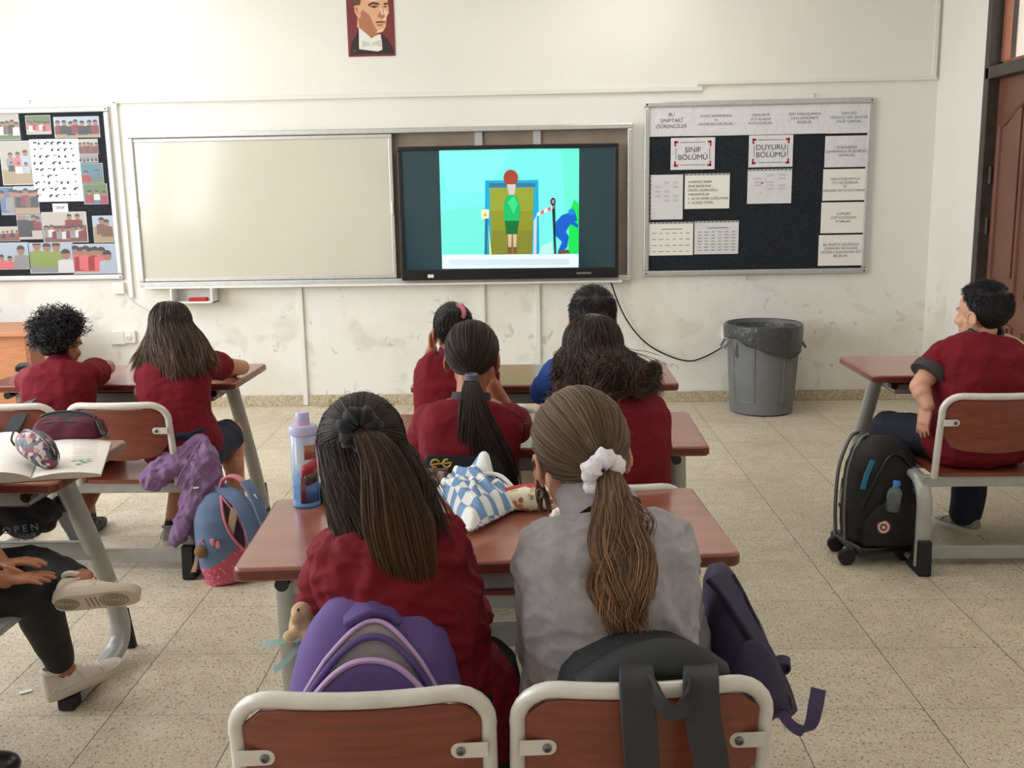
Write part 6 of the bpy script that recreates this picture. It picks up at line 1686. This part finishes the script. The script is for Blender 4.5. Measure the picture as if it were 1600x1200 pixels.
# bag strap and dark bag at the far left seat
def strap_bag():
    b0 = A(8, 690, 3.80); t = thing('backpack', 'black bag with a grey strap over the leftmost seat back', 'backpack', b0, 'school bags')
    m_gs = fab('grey webbing', (74, 74, 80), .8)
    b = V((b0.x-.06, 3.74, b0.z-.16))
    g = Bag(b, (0, .05, 1), (1, 0, 0), [(0, .09, .04), (.02, .13, .06), (.12, .13, .06), (.17, .09, .045), (.185, .03, .02)]); g.body('bag_body', m_bb, t, 6, .008)
    MB().ribbon(catmull([A(50, 626, 3.86), A(40, 634, 3.81), A(28, 655, 3.78), A(12, 682, 3.76)], 5), .05, .008, V((1, .2, .3))).build('shoulder_strap', m_gs, t, ang=50)
strap_bag()
def desk_jacket():
    m_j = fab('black jacket cloth', (24, 25, 29), .8)
    c = A(55, 800, 2.92); t = thing('jacket', 'black printed jacket hanging under the left edge desk', 'jacket', c)
    mb = MB()
    for p, r in (((20, 795, 2.95), .07), ((60, 795, 2.97), .06), ((75, 800, 3.0), .045), ((95, 788, 3.05), .035), ((40, 820, 2.95), .055), ((-30, 810, 2.95), .09), ((70, 818, 3.0), .04)):
        q = A(*p); mb.ell(q, (r, r*.8, r*.8))
    me = remesh(mb, .007, 5); displace(me, folds(12, .01, 12, V((1, 0, .4)), .4)); link_mesh('jacket_cloth', me, m_j, t)
    m_gp = mat('grey jacket print', (120, 124, 130), .7)
    text('lettering', 'O P E N', .03, m_gp, t, A(32, 827, 2.855), Matrix.Rotation(-.12, 3, 'Y') @ R_WALL, sx=1.1)
    text('lettering', 'HAIR', .022, m_gp, t, A(44, 838, 2.862), Matrix.Rotation(-.1, 3, 'Y') @ R_WALL, sx=1.1)
desk_jacket()

# ------------------------------------------------------------------ on the desks
TZ = H+.0005
def bottle():
    c = Fz(480, 788, TZ); t = thing('water_bottle', 'pale blue bottle with lilac cap at the left of the nearest desk', 'bottle', c)
    k = 1.0; r = .0345
    prof = [(0, 0), (.030, 0), (r, .004), (r, .185), (.031, .19)]
    m_b = mat('bottle print', (150, 178, 214), .25, coat=.6); n = m_b.node_tree.nodes; l = m_b.node_tree.links; b = n['Principled BSDF']
    tc = n.new('ShaderNodeTexCoord'); sp = n.new('ShaderNodeSeparateXYZ'); l.new(tc.outputs['Object'], sp.inputs[0])
    rp = n.new('ShaderNodeValToRGB'); e = rp.color_ramp.elements; e[0].position = .0; e[0].color = lin((96, 142, 202)); e[1].position = 1; e[1].color = lin((176, 184, 214))
    x = e.new(.35); x.color = lin((110, 150, 206)); x = e.new(.6); x.color = lin((188, 200, 212))
    mr = n.new('ShaderNodeMapRange'); mr.inputs['From Max'].default_value = .19; l.new(sp.outputs[2], mr.inputs['Value'])
    nz = n.new('ShaderNodeTexNoise'); nz.inputs['Scale'].default_value = 30; l.new(tc.outputs['Object'], nz.inputs['Vector'])
    ad = n.new('ShaderNodeMath'); ad.operation = 'MULTIPLY_ADD'; ad.inputs[1].default_value = .5; l.new(nz.outputs['Fac'], ad.inputs[0]); l.new(mr.outputs[0], ad.inputs[2])
    sb = n.new('ShaderNodeMath'); sb.operation = 'SUBTRACT'; sb.inputs[1].default_value = .25; l.new(ad.outputs[0], sb.inputs[0]); l.new(sb.outputs[0], rp.inputs[0]); l.new(rp.outputs[0], b.inputs['Base Color'])
    MB().lathe(prof, 40, c).build('bottle_body', m_b, t)
    m_lc = mat('lilac lid', (186, 184, 220), .35); m_pc = mat('pink band', (216, 168, 196), .4)
    MB().lathe([(.031, .186), (.037, .19), (.037, .206), (.034, .212), (.018, .214), (0, .214)], 40, c).build('lid', m_lc, t)
    MB().lathe([(.018, .213), (.0185, .225), (.0, .225)], 28, c).build('spout_ring', m_pc, t)
    MB().lathe([(.018, .224), (.0175, .242), (.015, .246), (0, .246)], 28, c).build('spout_cap', m_lc, t)
    # a plain wrapped print in crimson, brown and deep blue
    def wrap(a0, a1, z0, z1, col, lv, sk=0.):
        mb = MB(); R_ = r+.0006*lv; vs = []
        for i in range(9):
            a = a0+(a1-a0)*i/8
            for z in (z0, z1): vs.append(c+V((R_*math.cos(a), R_*math.sin(a), z+sk*(i/8-.5))))
        mb.add(vs, [(2*i, 2*i+2, 2*i+3, 2*i+1) for i in range(8)]); o = mb.build('print_panel', mat('bottle print colour', col, .3, coat=.5), t)
        sm = o.modifiers.new('s', 'SOLIDIFY'); sm.thickness = .0004
    wrap(-1.45, -.2, .012, .062, (52, 92, 150), 1); wrap(-1.75, -1.35, .012, .08, (96, 36, 52), 1); wrap(-1.4, -.3, .062, .092, (70, 56, 48), 1, .01); wrap(-1.6, -.3, .09, .122, (176, 42, 66), 1, .02); wrap(-1.35, -.4, .128, .165, (158, 88, 62), 1)
    MB().lathe([(.0348, .002), (.0352, .012), (.0346, .013)], 40, c, cap=False).build('base_band', mat('blue base', (92, 146, 206), .3), t)
bottle()

def blob(name, c, size, rz, mats, parent, seed, amp=.004, ex=2.6, tilt=0., nseg=30):
    """soft pouch: superellipsoid with small dents, resting on its underside"""
    mb = MB(); rings = []; R = Matrix.Rotation(rz, 3, 'Z') @ Matrix.Rotation(tilt, 3, 'Y')
    for i in range(nseg+1):
        x = -1+2*i/nseg; k = max(.02, (1-abs(x)**ex))**(1/ex); rg = []
        for j in range(28):
            a = 2*PI*j/28; ca, sa = math.cos(a), math.sin(a)
            p = V((x*size[0], size[1]*k*math.copysign(abs(ca)**.8, ca), size[2]*(k*math.copysign(abs(sa)**.8, sa))))
            p *= 1+amp/size[2]*noise.noise(p*30+V((seed, 0, 0)))
            q = R @ p; rg.append(V(c)+q)
        rings.append(rg)
    zmin = min(p.z for r in rings for p in r)
    return mb.loft(rings).build(name, mats, parent, ang=60), R
def patch_mat(name, cols, scale, rough=.6):
    m = bpy.data.materials.new(name); m.use_nodes = True; n = m.node_tree.nodes; l = m.node_tree.links; b = n['Principled BSDF']
    tc = n.new('ShaderNodeTexCoord'); v = n.new('ShaderNodeTexVoronoi'); v.inputs['Scale'].default_value = scale; l.new(tc.outputs['Object'], v.inputs['Vector'])
    sp = n.new('ShaderNodeSeparateColor'); l.new(v.outputs['Color'], sp.inputs[0])
    rp = n.new('ShaderNodeValToRGB'); rp.color_ramp.interpolation = 'CONSTANT'; e = rp.color_ramp.elements
    e[0].position = 0; e[0].color = lin(cols[0]); e[1].position = (len(cols)-1)/len(cols); e[1].color = lin(cols[-1])
    for i, c in enumerate(cols[1:-1]): x = e.new((i+1)/len(cols)); x.color = lin(c)
    l.new(sp.outputs[0], rp.inputs[0]); l.new(rp.outputs[0], b.inputs['Base Color']); b.inputs['Roughness'].default_value = rough
    return m
# pencil case with the leaf print
def leaf_case():
    c = Fz(842, 795, TZ); c.z = H+.03; t = thing('pencil_case', 'cream pencil case with leaf print and red zip on the nearest desk', 'pencil case', V((c.x, c.y, H)), 'pencil cases')
    m_c = patch_mat('leaf print cloth', [(222, 212, 190), (220, 208, 182), (226, 216, 194), (206, 128, 76), (224, 214, 190), (128, 136, 104), (222, 210, 186), (222, 212, 190), (192, 166, 96), (226, 214, 192), (150, 92, 80), (222, 212, 190)], 95)
    blob('pouch', c, (.105, .036, .03), .18, m_c, t, 3)
    R = Matrix.Rotation(.18, 3, 'Z'); m_rz = mat('red zip', (184, 44, 66), .5)
    MB().ribbon([c+R @ V((-.1+.02*i, .012, .030*max(.2, (1-abs(-1+.2*i)**2.6))**.38)) for i in range(11)], .014, .004, R @ V((0, 1, .2))).build('zip', m_rz, t)
    MB().ell(c+R @ V((-.1, .01, .016)), (.008, .007, .006), None, 10, 8).build('zip_pull', m_rz, t)
leaf_case()
def plaid_case():
    c = Fz(672, 768, TZ); c.z = H+.032; t = thing('pencil_case', 'dark plaid pencil case standing at the back of the nearest desk', 'pencil case', V((c.x, c.y, H)), 'pencil cases')
    m_c = patch_mat('plaid cloth', [(88, 50, 48), (54, 44, 46), (130, 96, 84), (72, 40, 40), (160, 140, 120)], 90)
    blob('pouch', c, (.055, .028, .032), .1, m_c, t, 4); MB().tube([c+V((-.05, -.004, .028)), c+V((.05, .006, .028))], .004, 8).build('zip', m_bolt, t)
plaid_case()
def dark_case():
    c = Fz(512, 778, TZ); c.z = H+.022; t = thing('pencil_case', 'small black and red pencil case beside the pale blue bottle', 'pencil case', V((c.x, c.y, H)), 'pencil cases')
    blob('pouch', c, (.03, .05, .022), .1, fab('black pouch', (30, 28, 30)), t, 5); MB().tube([c+V((-.02, .03, .02)), c+V((.02, .035, .021))], .006, 8).build('zip', mat('red zip tape', (200, 56, 76), .5), t)
dark_case()
# crocheted cloth
def crochet():
    m_cr = bpy.data.materials.new('blue and white crochet'); m_cr.use_nodes = True; n = m_cr.node_tree.nodes; l = m_cr.node_tree.links; b = n['Principled BSDF']
    uv = n.new('ShaderNodeAttribute'); uv.attribute_name = 'cloth_uv'
    ck = n.new('ShaderNodeTexChecker'); ck.inputs['Scale'].default_value = 1; ck.inputs['Color1'].default_value = lin((116, 150, 190)); ck.inputs['Color2'].default_value = lin((228, 228, 224))
    l.new(uv.outputs['Vector'], ck.inputs['Vector']); l.new(ck.outputs['Color'], b.inputs['Base Color']); b.inputs['Roughness'].default_value = .95
    w = n.new('ShaderNodeTexWave'); w.inputs['Scale'].default_value = 2.2; w.bands_direction = 'Y'; w.inputs['Distortion'].default_value = 2; w.inputs['Detail Scale'].default_value = 6; l.new(uv.outputs['Vector'], w.inputs['Vector'])
    bp = n.new('ShaderNodeBump'); bp.inputs['Strength'].default_value = .7; bp.inputs['Distance'].default_value = .002; l.new(w.outputs['Fac'], bp.inputs['Height']); l.new(bp.outputs[0], b.inputs['Normal'])
    nu, nv = 70, 60; pts = {}
    # footprint corners on the desk, and the heaped height
    q = [Fz(686, 772, TZ), Fz(735, 838, TZ), Fz(818, 795, TZ), Fz(730, 748, TZ)]
    vs = []; uvs = []
    for i in range(nu+1):
        for j in range(nv+1):
            u, v = i/nu, j/nv
            p = (q[0].lerp(q[1], u)).lerp(q[3].lerp(q[2], u), v)
            ed = (16*u*(1-u)*v*(1-v))**.5
            ed2 = min(1, min(u, 1-u, v, 1-v)*7)
            h = .012+.042*ed+.02*ed*noise.noise(V((u*4, v*4, 3)))+.016*ed2*(1-abs(noise.noise(V((u*3+5, v*5, 1))))*2.2)
            pk = math.exp(-((u-.35)**2+(v-.86)**2)/.012)*.05
            p = p+V((noise.noise(V((u*3, v*3, 7)))*.018*ed2, noise.noise(V((u*3, v*3, 17)))*.018*ed2, 0))
            edge = .004*math.sin(i*1.9) if j in (0, nv) else (.004*math.sin(j*1.9) if i in (0, nu) else 0)
            vs.append(V((p.x, p.y, max(H+.006, H+h+pk+edge*.6)))); uvs.append((u*7.01+.8*noise.noise(V((u*2, v*2, 9))), v*8.01+.8*noise.noise(V((u*2, v*2, 29))), .5))
    fs = [(i*(nv+1)+j, (i+1)*(nv+1)+j, (i+1)*(nv+1)+j+1, i*(nv+1)+j+1) for i in range(nu) for j in range(nv)]
    # folded-over upper flap: second sheet lying on the heap
    mb = MB(); mb.add(vs, fs)
    o = mb.build('crochet_cloth', m_cr, smooth=True, ang=80)
    at_ = o.data.attributes.new('cloth_uv', 'FLOAT_VECTOR', 'POINT'); at_.data.foreach_set('vector', np.array(uvs).ravel())
    sm = o.modifiers.new('s', 'SOLIDIFY'); sm.thickness = .006; sm.offset = 1
    tag(o, 'crumpled blue and white checked crochet cloth on the nearest desk', 'cloth')
    # scalloped white trim and the folded flap are parts of it
    m_w = mat('white crochet trim', (232, 228, 226), .95, bump=(200, .8, .003))
    tr = MB(); ring = [vs[i*(nv+1)] for i in range(nu+1)]+[vs[nu*(nv+1)+j] for j in range(nv+1)]
    P = resample(ring, 70)
    for p in P: tr.ell(V(p)+V((0, 0, .004)), (.0055, .0055, .005), None, 8, 6)
    tr.build('scalloped_trim', m_w, o)
    fl_ = MB(); base = [Fz(690, 782, TZ), Fz(735, 778, TZ), Fz(780, 778, TZ), Fz(812, 792, TZ)]
    P = catmull([V((p.x, p.y, H+z)) for p, z in zip(base, (.04, .058, .062, .03))], 8)
    fl_.tube(P, [.006]*len(P), 8); fl_.build('folded_edge', m_w, o)
crochet()
def tissue():
    c = Fz(872, 812, TZ); mb = MB(); mb.ell(c+V((0, 0, .012)), (.022, .02, .013), None, 24, 14); me_ = mb
    me_.v = [v+ (v-c).normalized()*.012*noise.noise(v*70) for v in me_.v]
    for v in me_.v: v.z = max(v.z, H+.0008)
    tag(me_.build('paper_scrap', mat('crumpled white paper', (236, 226, 220), .8), ang=25), 'crumpled scrap of white paper beside the grey sweater', 'paper')
tissue()

# left edge desk: book, pencil cases
def book():
    m_pg = mat('book page', (226, 220, 214), .6, var=(30, .05)); m_pe = mat('page edges', (196, 186, 172), .7)
    t = thing('open_book', 'open textbook lying on the left edge desk', 'book', Fz(80, 722, TZ))
    a, b, c_, d = Fz(-60, 760, TZ), Fz(48, 752, TZ), Fz(70, 690, TZ), Fz(-30, 690, TZ)
    def sheet(p00, p10, p11, p01, bulge, th, name):
        mb = MB(); n = 16; top = []; bot = []
        for i in range(n+1):
            u = i/n; h = th+bulge*math.sin(PI*u)**.8
            A0 = p00.lerp(p10, u); A1 = p01.lerp(p11, u)
            mb.v += [V((A0.x, A0.y, H+.001)), V((A0.x, A0.y, H+h)), V((A1.x, A1.y, H+h)), V((A1.x, A1.y, H+.001))]
        for i in range(n):
            o = 4*i
            for k in range(4): mb.f.append([o+k, o+(k+1) % 4, o+4+(k+1) % 4, o+4+k]); mb.mi.append(0 if k == 1 else 1)
        mb.f += [[0, 1, 2, 3], [4*n+3, 4*n+2, 4*n+1, 4*n]]; mb.mi += [1, 1]
        return mb.build(name, [m_pg, m_pe], t, ang=40)
    e, f = Fz(158, 745, TZ), Fz(174, 694, TZ)
    sheet(a, b, c_, d, .022, .012, 'left_pages'); sheet(b, e, f, c_, .012, .008, 'right_pages')
    m_gr = mat('green print', (150, 190, 160), .7); pr = MB(); gm = MB()
    for i in range(10): 
        p = Fz(110, 698+3.2*i, TZ); q_ = Fz(158, 698+3.1*i, TZ); z = H+.0185-.006*0
        pr.box(((p.x+q_.x)/2, (p.y+q_.y)/2, H+.0203), ((q_.x-p.x)*.8, .0022, .0006))
    pr.build('print_lines', mat('pale grey print', (186, 178, 176), .7), t)
    for px, py in ((117, 730), (124, 735), (133, 731), (140, 728), (128, 729)):
        p = Fz(px, py, TZ); gm.box((p.x, p.y, H+.021), (.014, .014, .0008))
    gm.build('green_picture', m_gr, t)
book()
def leaf2():
    c = Fz(62, 735, TZ); c.z = H+.066; t = thing('pencil_case', 'patchwork print pencil case with black zip on the open textbook', 'pencil case', V((c.x, c.y, H)), 'pencil cases')
    m_c = patch_mat('patchwork cloth', [(90, 78, 108), (60, 56, 72), (206, 196, 190), (136, 62, 82), (84, 108, 92), (112, 92, 120), (52, 44, 54), (190, 150, 150)], 70)
    R = Matrix.Rotation(-.62, 3, 'Z') @ Matrix.Rotation(.25, 3, 'Y'); mb = MB(); rings = []
    for i in range(31):
        x = -1+2*i/30; k = max(.03, 1-abs(x)**2.4)**.5; rings.append([c+R @ V((x*.098, .042*k*math.cos(a), .044*k*math.sin(a)+.004*math.cos(x*3))) for a in [2*PI*j/28 for j in range(28)]])
    mb.loft(rings).build('pouch', m_c, t, ang=60)
    for off in (.35, .95):
        z = MB(); P = [c+R @ V((x*.094, .044*max(.03, 1-abs(x)**2.4)**.5*math.cos(PI/2-off+.35), .046*max(.03, 1-abs(x)**2.4)**.5*math.sin(PI/2-off+.35))) for x in [-.96+1.92*i/20 for i in range(21)]]
        z.tube(P, .0045, 8); z.build('zip', m_black, t)
    MB().tube(catmull([c+R @ V((-.095, 0, .01)), c+R @ V((-.11, -.01, .02)), c+R @ V((-.112, -.02, -.01)), c+R @ V((-.105, -.012, -.03))], 5), .003, 6).build('wrist_cord', m_black, t)
leaf2()
def maroon_case():
    c = Fz(112, 690, TZ); c.z = H+.047; t = thing('pencil_case', 'maroon pencil case with an open black zip on the left edge desk', 'pencil case', V((c.x, c.y, H)), 'pencil cases')
    o_, R = blob('pouch', c, (.112, .05, .042), -.05, fab('maroon pouch', (86, 22, 48)), t, 7, ex=4)
    mo = MB(); P0 = []; P1 = []
    for i in range(21):
        x = -.095+.19*i/20; k = math.sin(PI*i/20)**.6
        P0.append(c+R @ V((x, -.034-.006*k, .018+.012*k))); P1.append(c+R @ V((x, -.006+.01*k, .037+.018*k)))
    mo.loft([[a, b, b-V((0, -.006, .014)), a+V((0, .01, -.010))] for a, b in zip(P0, P1)]); mo.build('open_mouth', mat('black pouch lining', (20, 26, 28), .7), t)
    MB().tube(P0, .004, 8).build('zip_edge', m_black, t); MB().tube(P1, .0045, 8).build('zip_edge', m_black, t)
    MB().ribbon(catmull([c+R @ V((.108, -.02, .03)), c+R @ V((.122, -.03, .0)), c+R @ V((.135, -.035, -.016)), c+R @ V((.15, -.035, -.02))], 5), .016, .004, V((0, 1, .4))).build('side_strap', m_black, t)
maroon_case()
def phone():
    c = Fz(36, 578, TZ); t = MB().box((c.x, c.y, H+.014), (.05, .11, .028), Matrix.Rotation(.3, 3, 'Z')).build('pencil_tin', m_black, bevel=.006)
    tag(t, 'black pencil tin on the left desk beside the curly haired boy', 'pencil tin')
phone()
def papers_tray():
    m = MB(); c = dL.location
    m.box((c.x+.36, c.y+.2, .642), (.14, .22, .012), Matrix.Rotation(.2, 3, 'Z')); m.box((c.x+.35, c.y+.21, .652), (.13, .2, .008), Matrix.Rotation(-.1, 3, 'Z'))
    tag(m.build('exercise_books', m_paper2, bevel=.002), 'white exercise books in the tray under the left desk', 'book')
papers_tray()
# litter
for px, py, lb in ((40, 1082, 'torn paper scrap on the floor beneath the crossed legs'), (80, 1083, 'smaller torn paper scrap on the floor beside the white sneaker')):
    p = Fz(px, py); o = MB().box((p.x, p.y, .003), (.035 if px < 60 else .02, .018, .003), Matrix.Rotation(.6, 3, 'Z')).build('paper_scrap', m_paper2); tag(o, lb, 'paper')
p = Fz(172, 817)
# dark bag foot in the near left corner
c = Fz(20, 1192, .03); o = MB(); o.ell((c.x-.03, c.y-.02, .035), (.06, .05, .034)); 
tag(o.build('shoe_toe', m_black), 'black rounded object on the floor at the bottom left corner', 'shoe')

# black bag with a gold print behind the girl with the long straight ponytail
def gold_bag():
    top = A(722, 712, 2.715); b = V((top.x, 2.72, .42)); t = thing('backpack', 'black bag with gold emblem standing behind the straight ponytail girl', 'backpack', b, 'school bags')
    h = top.z-.42
    g = Bag(b, (0, .0, 1), (1, 0, 0), [(0, .10, .02), (.02, .12, .026), (h*.6, .125, .026), (h*.9, .118, .022), (h, .10, .012)], 3.5); g.body('bag_body', fab('black canvas', (20, 20, 24), .8), t, 8, .004)
    P0 = A(689, 724, 2.685); k = MB()
    for dx in (-.016, .016): k.tube([P0+V((dx+.011*math.cos(a), 0, .011*math.sin(a)*(1 if dx < 0 else -1))) for a in [PI*.1+1.5*PI*i/10 for i in range(11)]], .003, 6)
    k.tube([P0+V((-.03, 0, -.004)), P0+V((.03, 0, .002))], .0028, 6)
    k.build('gold_emblem', mat('gold print', (206, 170, 90), .4, .5), t)
gold_bag()
